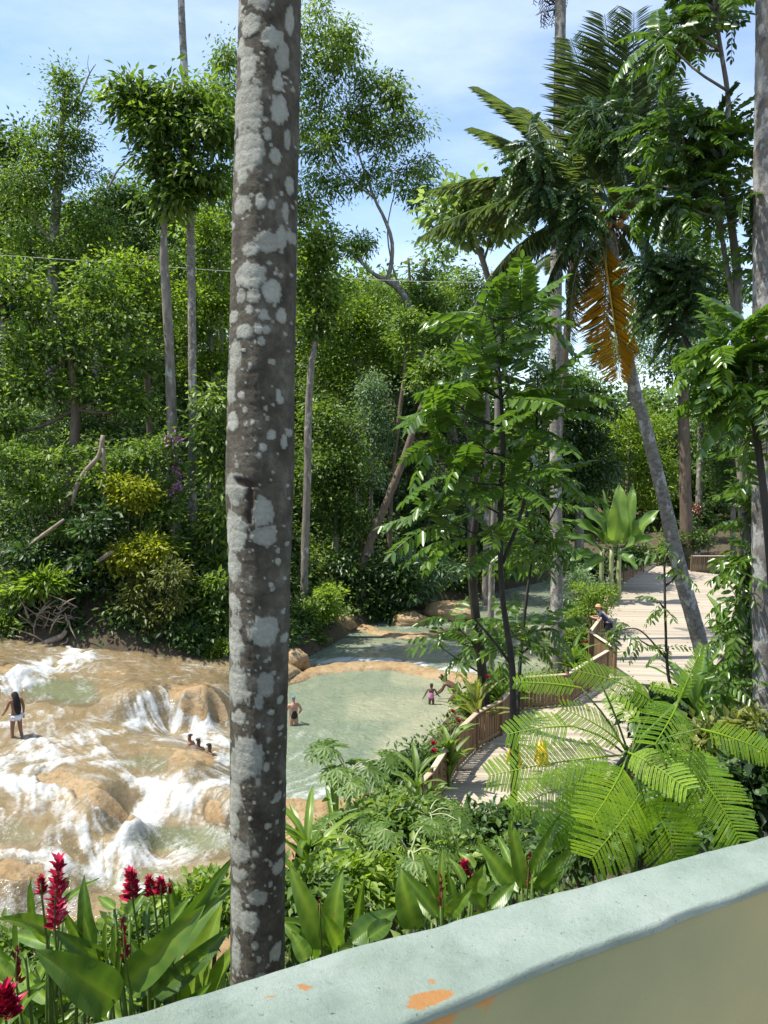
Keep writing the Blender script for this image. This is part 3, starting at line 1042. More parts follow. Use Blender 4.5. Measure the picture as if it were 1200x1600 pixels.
zz = np.concatenate([[-.010], np.linspace(-.0165, -.6, 60), [-1.0, -1.7]])
V2 = []
for k, dz in enumerate(zz):
    q = Ff + sd * (wd - .006 if k else wd - .03)[:, None]
    q[:, 2] += dz
    if 0 < k < 3: q += sd * (nz2 * .012)[:, None]
    V2.append(q)
V2 = np.stack(V2, 1).reshape(-1, 3)
V2 += np.repeat(sd, len(zz), 0) * ((fbm(V2 * 5, 3, 44) - .5) * .006)[:, None]
ppw = proj(V2)
wob = (fbm(V2 * 40, 3, 35) - .5)[:, None] * np.array([[14, 12]])
peel2 = np.maximum(pxpoly(ppw + wob, [(610, 1640), (640, 1585), (690, 1560), (790, 1525), (775, 1560), (760, 1577), (740, 1568), (715, 1576), (702, 1600), (697, 1650)]), 0)
M['olive'], nt, N, L, b, out = new_mat('olive_paint')
v = objvec(N, L)
n1 = noise(N, L, 1.6, 4, .5, v)
r = ramp(N, [(.32, (.19, .21, .10)), (.5, (.265, .26, .125)), (.7, (.38, .315, .145))])
L.new(n1.outputs['Fac'], r.inputs['Fac'])
pa = N.new('ShaderNodeAttribute'); pa.attribute_name = 'peel'
mo = N.new('ShaderNodeMix'); mo.data_type = 'RGBA'
L.new(pa.outputs['Fac'], mo.inputs[0]); L.new(r.outputs['Color'], mo.inputs[6])
mo.inputs[7].default_value = (.40, .19, .045, 1)
L.new(mo.outputs[2], b.inputs['Base Color'])
b.inputs['Roughness'].default_value = .6
bump(N, L, noise(N, L, 70, 5, .7, v).outputs['Fac'], b, .4, .003)
build('inner_face', V2, grid_faces(len(zz), n)[:, ::-1], M['olive'], wall, {'peel': peel2}, True)
V3 = np.stack([Ff + np.array([0, 0, dz]) - sd * .0 + sd * .008 for dz in (-.09, -.6, -2.6)], 1).reshape(-1, 3)
build('outer_face', V3, grid_faces(3, n), M['olive'], wall, {'peel': np.zeros(len(V3))}, True)
tf = np.vstack([Ff + sd * wd[:, None] * .8 + np.array([0, 0, -.95]), Ff + sd * 6 + np.array([0, 0, -.95])])
i = np.arange(n - 1)
M['terrace'] = plain_mat('terrace_concrete', (.36, .34, .30), .85, .2, 4, .004)
tag(build('terrace_floor', tf, np.stack([i, i + n, i + n + 1, i + 1], 1), M['terrace']), 'pale concrete terrace floor behind the parapet', 'floor', kind='structure')

# ------------------------------------------------------------------ foliage generators
def leaf_fan(P, D, Nn, Ln, Wd, six=False, fold=.18, curl=.12):
    """one leaf per row: base P, axis D, normal Nn, length, width -> V, F(tris)"""
    n = len(P)
    D = norm(D)
    Nn = norm(Nn - D * np.sum(D * Nn, 1, keepdims=True))
    S = np.cross(D, Nn)
    Ln, Wd = Ln[:, None], Wd[:, None]
    tip = P + D * Ln - Nn * Ln * curl
    if not six:
        mid = P + D * Ln * .45 + Nn * Wd * fold
        V = np.stack([P, mid + S * Wd * .5, tip, mid - S * Wd * .5], 1).reshape(-1, 3)
        k = np.arange(n)[:, None] * 4
        F = np.concatenate([k + np.array([[0, 1, 2]]), k + np.array([[0, 2, 3]])])
        return V, F, 4
    m1 = P + D * Ln * .28 + Nn * Wd * fold
    m2 = P + D * Ln * .68 + Nn * (Wd * fold - Ln * curl * .4)
    V = np.stack([P, m1 + S * Wd * .46, m2 + S * Wd * .4, tip, m2 - S * Wd * .4, m1 - S * Wd * .46], 1).reshape(-1, 3)
    k = np.arange(n)[:, None] * 6
    F = np.concatenate([k + np.array([t]) for t in ([0, 1, 2], [0, 2, 3], [0, 3, 4], [0, 4, 5])])
    return V, F, 6


def sph(n, r=None):
    v = (r or rng).normal(size=(n, 3))
    return norm(v)


def clusters(blobs, dens, inner=.3, low=.25):
    """blobs: (centre3, radii3) -> cluster centres and outward directions"""
    Cc, Oo = [], []
    sub = []
    for c, r in blobs:                    # every bough is a handful of uneven leaf masses
        c, r = np.asarray(c, float), np.asarray(r, float)
        d = sph(6)
        d[:, 2] = np.abs(d[:, 2]) * rng.choice([1, 1, -.6], 6)
        for q in d:
            sub.append((c + q * r * rng.uniform(.45, .95), r * rng.uniform(.28, .6) * rng.uniform(.8, 1.25, 3)))
        sub.append((c, r * .5))
    for c, r in sub:
        c, r = np.asarray(c), np.asarray(r)
        area = 4 * np.pi * ((r[0] * r[1]) ** 1.6 / 3 + (r[0] * r[2]) ** 1.6 / 3 + (r[1] * r[2]) ** 1.6 / 3) ** (1 / 1.6)
        n = max(3, int(area * dens * .62))
        d = sph(n)
        d[:, 2] = np.where(d[:, 2] < -.45, -d[:, 2], d[:, 2])
        rad = np.where(rng.random(n) < inner, rng.uniform(.35, .8, n), rng.uniform(.8, 1.06, n))
        rad = np.where(rng.random(n) < .16, rng.uniform(1.0, 1.45, n), rad)
        rad = rad * (1 + (fbm(d * 2.1 + rng.random(3) * 50, 2, 13) - .5) * .75)
        Cc.append(c + d * r * rad[:, None])
        Oo.append(norm(d / r))
    return np.concatenate(Cc), np.concatenate(Oo)


def foliage(Cc, Oo, per, rc, ll, lw, droop=.35, six=False, flat=.6, tvar=.28, upn=.8):
    nc = len(Cc)
    n = nc * per
    off = rng.normal(size=(n, 3)) * np.array([1, 1, flat]) * (rc * rng.uniform(.6, 1.25, nc)).repeat(per)[:, None] * .62
    c = Cc.repeat(per, 0)
    o = Oo.repeat(per, 0)
    P = c + off
    D = norm(off) * .8 + o * .45 + rng.normal(size=(n, 3)) * .35
    D[:, 2] -= droop
    Nn = np.array([0, 0, 1.0]) * upn + o * .45 + rng.normal(size=(n, 3)) * .38
    Ln = ll * rng.uniform(.75, 1.2, nc).repeat(per) * rng.uniform(.6, 1.35, n)
    V, F, k = leaf_fan(P, D, Nn, Ln, Ln * lw * rng.uniform(.8, 1.2, n), six)
    t = np.clip(.5 + (rng.normal(size=nc) * tvar).repeat(per) + rng.normal(size=n) * .13, 0, 1)
    return V, F, t.repeat(k)


def px_blob(px, py, rx, ry, Y, dY=0, deep=.85):
    c = PY(px, py, Y + dY)
    s = mpp(Y + dY)
    return c, np.array([rx * s, (rx + ry) * .5 * s * deep, ry * s])


def tree(name, label, Y, trunk, blobs, mat='leaf_mid', bark='bark_grey', dens=2.0, per=44, rc=.72, ll=.225, lw=.5, droop=.35,
         group=None, branches=None, base_z=None, sides=9, inner=.3, tvar=.22, cat='tree', limb=True, part='crown'):
    """trunk: [(px, py, radius_m)] from the foot up; blobs: [(px, py, rx, ry[, dY])]; limbs run from the trunk into every blob"""
    tp = [PY(a, b_, Y) for a, b_, _ in trunk]
    tr = [q[2] for q in trunk]
    foot = tp[0].copy()
    zg = gz(foot[0], foot[1]) if base_z is None else base_z
    if foot[2] - zg > .05:
        tp = [np.array([foot[0], foot[1], zg - .3])] + tp
        tr = [tr[0] * 1.2] + tr
        if tp[1][2] - tp[0][2] < .4: tp.pop(1); tr.pop(1)
    root = empty(name, (tp[0][0], tp[0][1], max(zg, tp[0][2])), label, cat, group)
    build('trunk', *tube(tp, tr, max(16, 5 * len(tp)), sides, .16, int(Y)), M[bark], root, smooth=True)
    for bp in (branches or []):
        build('branch', *tube([PY(a, b_, Y + dy) for a, b_, _, dy in bp], [q[2] for q in bp], 14, 7, .15, 3), M[bark], root, smooth=True)
    kk = (len(label) * 7 + int(Y * 3)) % 5
    ll *= (.82, 1.0, 1.35, .92, 1.15)[kk]
    per = int(per * (1.2, 1.0, .7, 1.1, .85)[kk])
    tvar = tvar * 1.25
    B = [px_blob(*b_[:4], Y, b_[4] if len(b_) > 4 else 0) for b_ in blobs]
    top = tp[-1]
    tpa = np.array(tp)
    if limb:
        for c, r_ in B:
            k = np.argmin(np.linalg.norm(tpa[len(tpa) // 2:] - c, axis=1) + .0) + len(tpa) // 2
            s = tpa[k]
            if np.linalg.norm(c - s) < .6: continue
            rr = tr[k] * .5
            mid = (s + c) / 2 + np.array([0, 0, -.12 * np.linalg.norm(c - s)]) * .5
            build('branch', *tube([s, mid, c], [rr, rr * .7, rr * .25], 8, 6), M[bark], root, smooth=True)
    Cc, Oo = clusters(B, dens, inner)
    V, F, t = foliage(Cc, Oo, per, rc, ll, lw, droop, tvar=tvar)
    build(part, V, F, M[mat], root, {'tint': t})
    return root


# ------------------------------------------------------------------ wooded hillside that reads as one mass
def hillside(name, label, n, region, mat, per, rc, ll, hmax, seed, cat='undergrowth', dens_fn=None):
    r_ = np.random.default_rng(seed)
    x = r_.uniform(region[0], region[1], n * 3)
    y = r_.uniform(region[2], region[3], n * 3)
    q = np.stack([x, y], 1)
    ins = inside(q, RIVER)
    df, dn = seg_dist(q, FAR), seg_dist(q, NEAR)
    ok = (~ins) & (df < dn) & (df > .25)
    q, df = q[ok][:n], df[ok][:n]
    z = ground_z(q)
    lump = fbm(np.column_stack([q * .42, 0 * q[:, 0]]), 3, seed)
    h = r_.uniform(.05, 1, len(q)) * hmax * sstep(.3, .7, lump) * sstep(0, 3.5, df) + .15
    Cc = np.column_stack([q, z + h])
    Oo = norm(np.column_stack([r_.normal(size=len(q)) * .3, -np.ones(len(q)) * .6, np.ones(len(q)) * .6]))
    V, F, t = foliage(Cc, Oo, per, rc, ll, .42, .3)
    tag(build(name, V, F, M[mat], None, {'tint': t}), label, cat, kind='stuff')


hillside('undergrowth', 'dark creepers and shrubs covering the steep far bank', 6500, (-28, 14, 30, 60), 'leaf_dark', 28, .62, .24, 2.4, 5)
hillside('undergrowth', 'brighter green shrubs and saplings scattered over the far bank', 2000, (-28, 14, 32, 60), 'leaf_mid', 28, .6, .30, 3.2, 6)
# far wood beyond: lumpy canopy, one mass
nb = 120
fb = []
rs = np.random.default_rng(12)
for k in range(nb):
    x, y = rs.uniform(-45, 60), rs.uniform(56, 92)
    if x > 6 and y < 66: y += 12
    zt = gz(x, y) + rs.uniform(4, 13) * (1 if x < 10 else .8)
    R_ = rs.uniform(2.4, 4.6)
    fb.append(((x, y, zt), (R_, R_ * .8, R_ * rs.uniform(.8, 1.5))))
    fb.append(((x + rs.uniform(-2, 2), y - 1, zt - R_ * 1.3), (R_ * .9, R_ * .7, R_ * 1.2)))
Cc, Oo = clusters(fb, .45, .15)
V, F, t = foliage(Cc, Oo, 20, 1.15, .55, .5, .35)
tag(build('forest_canopy', V, F, M['leaf_mid'], None, {'tint': t}), 'far-off mass of green woodland closing the valley behind', 'forest', kind='stuff')

# ------------------------------------------------------------------ single trees of the far bank
tree('tall_tree', 'tall ragged tree with a spire-like top at the left edge', 40, [(88, 800, .34), (80, 560, .3), (84, 380, .24), (95, 230, .15), (100, 140, .06)],
     [(100, 128, 9, 14), (112, 168, 17, 16), (88, 212, 28, 24), (125, 228, 22, 20), (55, 258, 36, 30), (110, 285, 50, 40), (40, 320, 60, 45), (120, 345, 45, 42), (75, 400, 80, 48), (25, 415, 50, 45)],
     branches=[[(100, 190, .07, 0), (125, 150, .05, 0), (140, 115, .03, 0), (150, 100, .015, 0)], [(110, 215, .06, 0), (135, 175, .035, 0), (150, 150, .015, 0)], [(140, 115, .025, 0), (137, 100, .015, 0), (139, 85, .008, 0)]])
tree('broad_tree', 'broad dark tree rising behind the ragged spire tree at far left', 47, [(10, 640, .3), (5, 400, .22), (10, 260, .1)],
     [(15, 235, 45, 38), (-30, 270, 60, 50), (40, 300, 40, 40), (-10, 370, 70, 60), (-60, 450, 80, 80), (20, 480, 60, 60)], 'leaf_dark')
tree('leaning_canopy_tree', 'feathery tree around the thin grey palm stem, left of centre', 33.2, [(268, 640, .22), (262, 500, .2), (256, 400, .17), (258, 330, .1), (265, 220, .05)],
     [(205, 150, 20, 15), (222, 172, 30, 22), (262, 162, 30, 22), (310, 160, 30, 22), (245, 205, 34, 26), (285, 210, 55, 40), (335, 215, 32, 40), (270, 265, 48, 36), (320, 290, 42, 34), (275, 315, 34, 24)],
     'leaf_mid', 'bark_grey', ll=.34, lw=.34, droop=.6,
     branches=[[(170, 293, .05, 0), (185, 265, .04, 0), (207, 248, .015, 0)]])
tree('dark_tree', 'dark rounded tree in the dip between two left-hand crowns', 49, [(200, 620, .25), (196, 450, .2), (196, 350, .1)],
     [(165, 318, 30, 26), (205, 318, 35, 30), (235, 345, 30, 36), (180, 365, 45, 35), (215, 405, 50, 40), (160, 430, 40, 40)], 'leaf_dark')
tree('spreading_tree', 'wide olive-green tree leaning over the bank at lower left', 33.5, [(105, 850, .22), (112, 740, .22), (118, 640, .2), (110, 560, .12)],
     [(20, 450, 60, 40), (85, 485, 60, 34), (150, 455, 40, 30), (190, 505, 46, 34), (50, 540, 70, 36), (130, 555, 66, 34), (220, 575, 36, 30), (15, 605, 50, 36), (85, 612, 50, 28), (165, 618, 44, 26), (5, 680, 36, 30), (205, 640, 24, 20)],
     'leaf_mid', 'bark_brown', ll=.24, per=40, dens=1.7)
tree('leafy_tree', 'green tree rising behind the wide one on the left bank', 44, [(150, 620, .2), (150, 480, .16), (150, 390, .08)],
     [(150, 395, 40, 24), (110, 430, 40, 26), (190, 440, 30, 26), (60, 420, 36, 24)], 'leaf_dark')
tree('leafy_tree', 'medium tree in the gap between palm stem and small light tree', 46, [(275, 700, .2), (275, 560, .16), (276, 480, .08)],
     [(270, 420, 26, 26), (290, 465, 28, 26), (255, 500, 26, 30), (280, 545, 34, 30), (250, 590, 30, 34), (300, 620, 30, 40)], 'leaf_dark')
tree('leafy_tree', 'tree showing just left of the spotted trunk below the big crown', 48, [(345, 640, .2), (345, 500, .16), (345, 420, .08)],
     [(350, 330, 24, 22), (335, 365, 30, 22), (395, 370, 40, 30), (430, 330, 40, 30), (420, 430, 50, 40)], 'leaf_mid')
tree('leafy_tree', 'tree with light foliage between slender tree and bright crown', 52, [(540, 760, .2), (540, 640, .16), (530, 560, .08)],
     [(505, 560, 30, 26), (530, 590, 30, 30), (500, 620, 30, 36), (545, 480, 24, 18), (510, 500, 24, 22)], 'leaf_mid')
tree('small_tree', 'light green bushy tree with a snapped pale stem, left of centre', 38, [(232, 640, .14), (228, 520, .14), (232, 430, .12), (236, 400, .1)],
     [(200, 425, 28, 22), (235, 440, 30, 28), (215, 480, 42, 34), (180, 500, 30, 30), (250, 505, 30, 36)], 'leaf_bright', 'bark_brown', ll=.24, lw=.5)
tree('leafy_tree', 'fresh green tree just left of the spotted trunk', 44, [(330, 800, .2), (330, 640, .18), (330, 520, .1)],
     [(325, 385, 25, 35), (335, 430, 30, 35), (310, 475, 40, 28), (345, 485, 30, 30), (320, 530, 45, 34), (340, 580, 30, 40), (300, 590, 25, 35)], 'leaf_bright')
tree('leafy_tree', 'glossy green sapling row beside the thin palm stem', 33, [(325, 900, .12), (326, 780, .1), (324, 700, .06)],
     [(342, 640, 22, 32), (332, 680, 18, 25), (352, 710, 22, 35), (340, 760, 22, 34), (348, 830, 22, 40), (334, 890, 20, 40), (348, 940, 20, 30)], 'leaf_mid', ll=.28, lw=.36)
# the large tree behind the spotted trunk
tree('large_tree', 'large crooked-branched tree towering over the middle of the wood', 49,
     [(735, 800, .26), (712, 690, .25), (690, 620, .24), (660, 560, .23), (640, 480, .22), (622, 450, .22), (604, 438, .19)],
     [(495, 50, 40, 30), (535, 70, 32, 28), (478, 105, 45, 40), (530, 120, 45, 38), (585, 130, 26, 24), (490, 170, 55, 40), (560, 180, 48, 40), (625, 165, 24, 26), (640, 210, 30, 28), (600, 225, 48, 36), (520, 235, 55, 42),
      (650, 265, 26, 30), (585, 280, 50, 32), (500, 295, 50, 34), (645, 310, 24, 26), (475, 335, 36, 26), (350, 100, 16, 26), (345, 160, 26, 34), (350, 225, 26, 36), (375, 290, 26, 40), (420, 180, 50, 70), (560, 385, 26, 12)],
     'leaf_mid', 'bark_grey', ll=.38, lw=.36, droop=.7, per=34, dens=1.1, rc=.7, limb=False,
     branches=[[(604, 438, .15, 0), (580, 425, .12, 0), (550, 395, .11, 0), (515, 378, .09, 0), (475, 350, .07, 0), (440, 300, .05, 0)],
               [(606, 440, .15, 0), (612, 405, .13, 0), (612, 375, .12, 0), (600, 340, .11, 0), (585, 310, .09, 0), (560, 240, .06, 0), (540, 150, .04, 0)],
               [(650, 520, .1, 0), (628, 460, .07, 0), (612, 410, .06, 0), (606, 350, .04, 0), (625, 270, .03, 0)], [(585, 310, .07, 0), (530, 260, .05, 0), (490, 150, .03, 0)], [(560, 240, .05, 0), (610, 210, .03, 0), (630, 180, .02, 0)]])
tree('slender_tree', 'slender pale-trunked tree right beside the spotted trunk', 36.5, [(474, 985, .2), (476, 880, .19), (480, 760, .18), (482, 640, .17), (487, 570, .16), (492, 540, .14), (494, 450, .07)],
     [(488, 375, 26, 26), (510, 400, 22, 24), (490, 425, 28, 26), (478, 470, 24, 30), (508, 470, 24, 32), (492, 515, 26, 24)], 'leaf_mid', 'bark_grey', ll=.26,
     branches=[[(490, 548, .09, 0), (503, 515, .07, 0), (515, 480, .03, 0)]])
tree('bright_tree', 'sunlit yellow-green tree in the middle of the wood', 47, [(560, 800, .2), (560, 650, .16), (560, 560, .08)],
     [(560, 498, 40, 24), (525, 525, 35, 28), (590, 525, 30, 28), (555, 555, 50, 30), (515, 585, 35, 35), (605, 565, 22, 32), (540, 620, 40, 36)], 'leaf_bright')
tree('round_tree', 'small round-topped tree on the skyline by the crooked branches', 52, [(585, 700, .18), (588, 560, .14), (590, 500, .06)],
     [(592, 462, 24, 16), (590, 488, 32, 20), (570, 500, 20, 16)], 'leaf_mid')
tree('round_tree', 'dense rounded treetop on the skyline right of the crooked trunk', 50, [(668, 760, .2), (668, 600, .15), (668, 500, .08)],
     [(668, 450, 26, 20), (655, 475, 26, 24), (685, 480, 24, 26), (668, 515, 38, 30), (690, 550, 30, 30), (655, 560, 28, 34)], 'leaf_mid')
tree('column_tree', 'narrow dusky column-shaped tree in front of the bright one', 43, [(580, 860, .13), (580, 740, .1), (582, 640, .05)],
     [(582, 612, 14, 22), (578, 645, 22, 26), (590, 675, 22, 26), (575, 705, 28, 30), (588, 745, 26, 34)], 'leaf_silver', ll=.22)
tree('leafy_tree', 'lush green tree between the slender trunk and the leaning one', 41, [(525, 900, .14), (525, 800, .12), (525, 720, .06)],
     [(510, 655, 32, 28), (545, 690, 30, 30), (520, 725, 40, 32), (490, 750, 26, 36), (550, 765, 30, 36), (515, 800, 40, 36), (560, 820, 30, 30)], 'leaf_mid', ll=.28)
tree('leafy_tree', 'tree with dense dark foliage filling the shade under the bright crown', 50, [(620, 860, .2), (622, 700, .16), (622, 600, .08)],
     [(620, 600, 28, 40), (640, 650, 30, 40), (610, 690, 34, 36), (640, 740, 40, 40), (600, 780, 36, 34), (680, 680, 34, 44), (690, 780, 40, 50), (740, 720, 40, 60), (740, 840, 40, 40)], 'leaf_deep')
tree('leaning_tree', 'bare grey trunk leaning right over the far pool', 40, [(565, 890, .22), (585, 830, .21), (608, 775, .2), (630, 720, .19), (650, 660, .16), (668, 610, .12), (682, 560, .07)],
     [(690, 575, 24, 22), (665, 600, 20, 16), (705, 620, 20, 20)], 'leaf_mid', 'bark_brown')
tree('thin_tree', 'thin straight brown stem rising left of the leaning trunk', 44, [(608, 880, .14), (612, 760, .13), (625, 640, .12), (632, 580, .08), (635, 520, .05)],
     [(630, 535, 22, 24), (645, 505, 18, 18)], 'leaf_mid', 'bark_brown')
tree('dead_snag', 'pair of bare broken stems sticking up on the skyline', 52, [(640, 560, .12), (642, 470, .11), (638, 403, .08)], [(640, 470, 8, 8)], 'leaf_mid', 'bark_brown', dens=.3,
     branches=[[(660, 500, .12, 0), (662, 450, .1, 0), (665, 405, .07, 0)]], limb=False)
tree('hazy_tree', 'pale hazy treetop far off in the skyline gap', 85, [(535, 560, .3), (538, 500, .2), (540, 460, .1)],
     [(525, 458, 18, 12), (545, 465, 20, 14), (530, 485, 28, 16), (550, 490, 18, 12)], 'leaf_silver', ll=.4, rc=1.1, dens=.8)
tree('dark_tree', 'broad dark green tree over the far pool, right of centre', 47, [(905, 880, .3), (905, 780, .25), (902, 690, .12)],
     [(895, 625, 34, 28), (925, 645, 32, 32), (880, 665, 36, 36), (925, 695, 34, 34), (890, 725, 44, 34), (850, 760, 36, 36), (930, 750, 30, 36), (880, 790, 50, 30)], 'leaf_deep', ll=.3)
tree('leafy_tree', 'tall green tree filling the gap behind the compound-leaved tree', 44, [(760, 860, .2), (762, 700, .18), (760, 560, .1)],
     [(735, 455, 34, 30), (775, 470, 36, 34), (815, 490, 34, 34), (745, 520, 44, 40), (800, 550, 44, 44), (850, 520, 36, 40), (850, 600, 40, 46), (720, 590, 34, 40)], 'leaf_mid')
tree('leafy_tree', 'bright leafy tree behind the banana plant', 58, [(985, 850, .2), (985, 760, .18), (985, 690, .08)],
     [(985, 655, 30, 24), (960, 690, 30, 30), (1010, 690, 32, 32), (985, 730, 44, 30), (1040, 740, 34, 34), (950, 740, 26, 36), (1000, 780, 50, 26)], 'leaf_bright')
tree('tall_tree', 'tall straight grey-trunked tree behind the deck, widest of the far trunks', 52, [(1072, 830, .42), (1070, 740, .4), (1068, 640, .36), (1070, 560, .32), (1078, 480, .2), (1085, 400, .1)],
     [(1085, 350, 30, 26), (1060, 380, 34, 30), (1100, 400, 30, 30), (1075, 430, 44, 30), (1040, 500, 40, 40), (1095, 520, 40, 36), (1060, 580, 46, 34)], 'leaf_mid', 'bark_brown')
tree('tall_tree', 'thin pale far trunk right of the widest one', 56, [(1092, 780, .24), (1094, 700, .22), (1096, 600, .2), (1100, 480, .16), (1102, 420, .06)],
     [(1105, 430, 28, 26), (1130, 460, 36, 34), (1110, 560, 46, 36)], 'leaf_mid', 'bark_palm')
tree('tall_tree', 'slim distant trunk left of the leaning coconut palm', 62, [(982, 720, .2), (983, 660, .18), (984, 600, .16), (985, 520, .1)],
     [(985, 530, 26, 26), (960, 560, 28, 28), (1010, 560, 30, 30)], 'leaf_mid', 'bark_palm')
tree('shady_tree', 'dark leafy tree at the far right beyond the deck', 54, [(1145, 870, .2), (1145, 790, .18), (1142, 740, .08)],
     [(1140, 690, 36, 40), (1175, 640, 40, 50), (1130, 750, 34, 34), (1165, 780, 36, 36), (1110, 660, 26, 40), (1200, 720, 40, 60), (1140, 600, 50, 40)], 'leaf_dark')
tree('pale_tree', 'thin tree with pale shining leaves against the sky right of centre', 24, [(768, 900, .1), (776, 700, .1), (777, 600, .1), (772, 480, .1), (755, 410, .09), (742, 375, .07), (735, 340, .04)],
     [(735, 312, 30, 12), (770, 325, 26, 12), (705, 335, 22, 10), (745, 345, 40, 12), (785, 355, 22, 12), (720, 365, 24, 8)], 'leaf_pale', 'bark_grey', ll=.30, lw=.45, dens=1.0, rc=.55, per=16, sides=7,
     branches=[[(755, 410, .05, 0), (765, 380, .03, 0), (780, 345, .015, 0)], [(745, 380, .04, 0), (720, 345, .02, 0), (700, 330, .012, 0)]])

# ------------------------------------------------------------------ bushes
def bush(name, label, Y, blobs, mat, ll=.2, lw=.42, dens=2.6, per=30, rc=.42, group=None, foot=None, droop=.3, part='foliage', tvar=.22):
    B = [px_blob(*b_[:4], Y, b_[4] if len(b_) > 4 else 0) for b_ in blobs]
    c = np.mean([q[0] for q in B], 0)
    if foot: c = PY(foot[0], foot[1], Y)
    zg = max(gz(c[0], c[1]), -.1)
    root = empty(name, (c[0], c[1], zg), label, 'bush', group)
    for q, r_ in B:
        s = np.array([c[0] + rng.normal() * .08, c[1] + rng.normal() * .08, zg - .1])
        build('stem', *tube([s, s * .4 + q * .6 + np.array([0, 0, .1]), q], [.035, .028, .01], 7, 5), M['bark_brown'], root)
    Cc, Oo = clusters(B, dens, .35)
    V, F, t = foliage(Cc, Oo, per, rc, ll, lw, droop, tvar=tvar)
    build(part, V, F, M[mat], root, {'tint': t})
    return root


bush('bush', 'upper yellow-leaved bush catching the sun on the left bank', 30.6, [(212, 765, 18, 12), (200, 785, 22, 12), (178, 755, 12, 10), (222, 785, 14, 12)], 'leaf_yellow', ll=.22)
bush('bush', 'lower yellow-leaved bush on the left bank above the water', 30.0, [(225, 850, 26, 10), (240, 865, 16, 12), (200, 865, 14, 9), (195, 880, 12, 8), (215, 872, 24, 10)], 'leaf_yellow', ll=.22)
bush('bush', 'large leafy bush behind and between the yellow ones', 31.4, [(215, 810, 40, 26), (255, 800, 26, 30), (190, 730, 30, 26), (230, 720, 30, 24), (260, 860, 22, 26)], 'leaf_mid', ll=.24)
bush('bush', 'olive shrub with drooping leaves under the lower yellow bush', 29.6, [(235, 915, 36, 22), (270, 905, 28, 26), (220, 945, 34, 20), (265, 945, 32, 22), (240, 970, 26, 14)], 'leaf_olive', ll=.22, lw=.36)
bush('bush', 'small round light green bush at the water left of the spotted trunk', 29.6, [(332, 1020, 22, 14), (345, 1012, 14, 10), (318, 1028, 12, 8)], 'leaf_bright', ll=.14, lw=.5, rc=.28)
bush('bush', 'fresh light green bush at the foot of the slender pale trunk', 36, [(508, 930, 20, 15), (515, 955, 22, 20), (500, 965, 14, 14)], 'leaf_bright', ll=.2)
bush('bush', 'dark shrub on the bank directly right of the spotted trunk', 35, [(470, 985, 16, 24), (490, 1005, 14, 20), (460, 1010, 14, 20), (478, 960, 16, 18)], 'leaf_mid', ll=.24)
bush('bush', 'dark spreading shrub overhanging the middle of the far bank', 40, [(560, 900, 44, 34), (600, 930, 44, 28), (550, 945, 36, 22), (640, 915, 32, 26), (590, 960, 40, 12)], 'leaf_deep', ll=.3)
bush('bush', 'shrub with long shining leaves beside the leaning trunk foot', 42.5, [(640, 885, 30, 26), (665, 910, 34, 24), (690, 890, 26, 20), (650, 930, 30, 14)], 'leaf_silver', ll=.42, lw=.26)
bush('bush', 'shrub with bright leaves reaching down to the far pool edge', 46, [(700, 905, 28, 16), (730, 895, 30, 22), (760, 900, 30, 18), (790, 885, 34, 24)], 'leaf_mid', ll=.3)
bush('bush', 'leafy shrub with pointed leaves at the extreme left bank', 29.4, [(20, 930, 30, 26), (60, 915, 24, 22), (10, 970, 34, 26), (40, 985, 26, 18)], 'leaf_mid', ll=.3, lw=.34)
bush('bush', 'low green shrub on the shaded bank left of the olive one', 29.4, [(130, 980, 30, 26), (160, 1000, 30, 22), (115, 1005, 16, 12), (180, 970, 26, 26)], 'leaf_dark', ll=.26)
bush('bush', 'dark shrub trailing at the water between olive bush and round bush', 29.6, [(280, 990, 30, 26), (240, 1005, 30, 20), (300, 1005, 20, 18), (205, 1010, 22, 16)], 'leaf_dark', ll=.26)
bush('bush', 'clipped round light green bush beside the man at the railing', 33.5, [(920, 925, 30, 20), (905, 950, 26, 26), (935, 950, 28, 28), (920, 972, 36, 24), (945, 925, 16, 14)], 'leaf_bright', ll=.12, lw=.45, rc=.3, dens=5.0, tvar=.16)
bush('bush', 'soft grey-green shrub left of the clipped round bush', 35, [(893, 915, 22, 18), (885, 940, 20, 24), (905, 905, 18, 14), (893, 968, 20, 20)], 'leaf_silver', ll=.14, rc=.3, dens=4)
bush('bush', 'spiky green shrub below the clipped bush along the railing', 30.5, [(900, 1005, 20, 14), (885, 1020, 18, 16), (912, 1020, 12, 14)], 'leaf_mid', ll=.4, lw=.16)
bush('bush', 'dark leafy shrub around the base of the banana plant', 43, [(930, 895, 34, 18), (965, 880, 26, 16), (990, 870, 22, 14), (905, 885, 26, 18)], 'leaf_dark', ll=.28)
bush('bush', 'bright hedge-like bush at the distant end of the deck', 52, [(1030, 870, 22, 16), (1060, 865, 24, 16), (1085, 850, 22, 18), (1050, 845, 30, 16)], 'leaf_mid', ll=.26)
bush('flowering_bush', 'distant bush dotted pink behind the far right railing', 56, [(1090, 800, 20, 16), (1105, 815, 18, 14), (1080, 820, 16, 12)], 'leaf_dark', ll=.26)

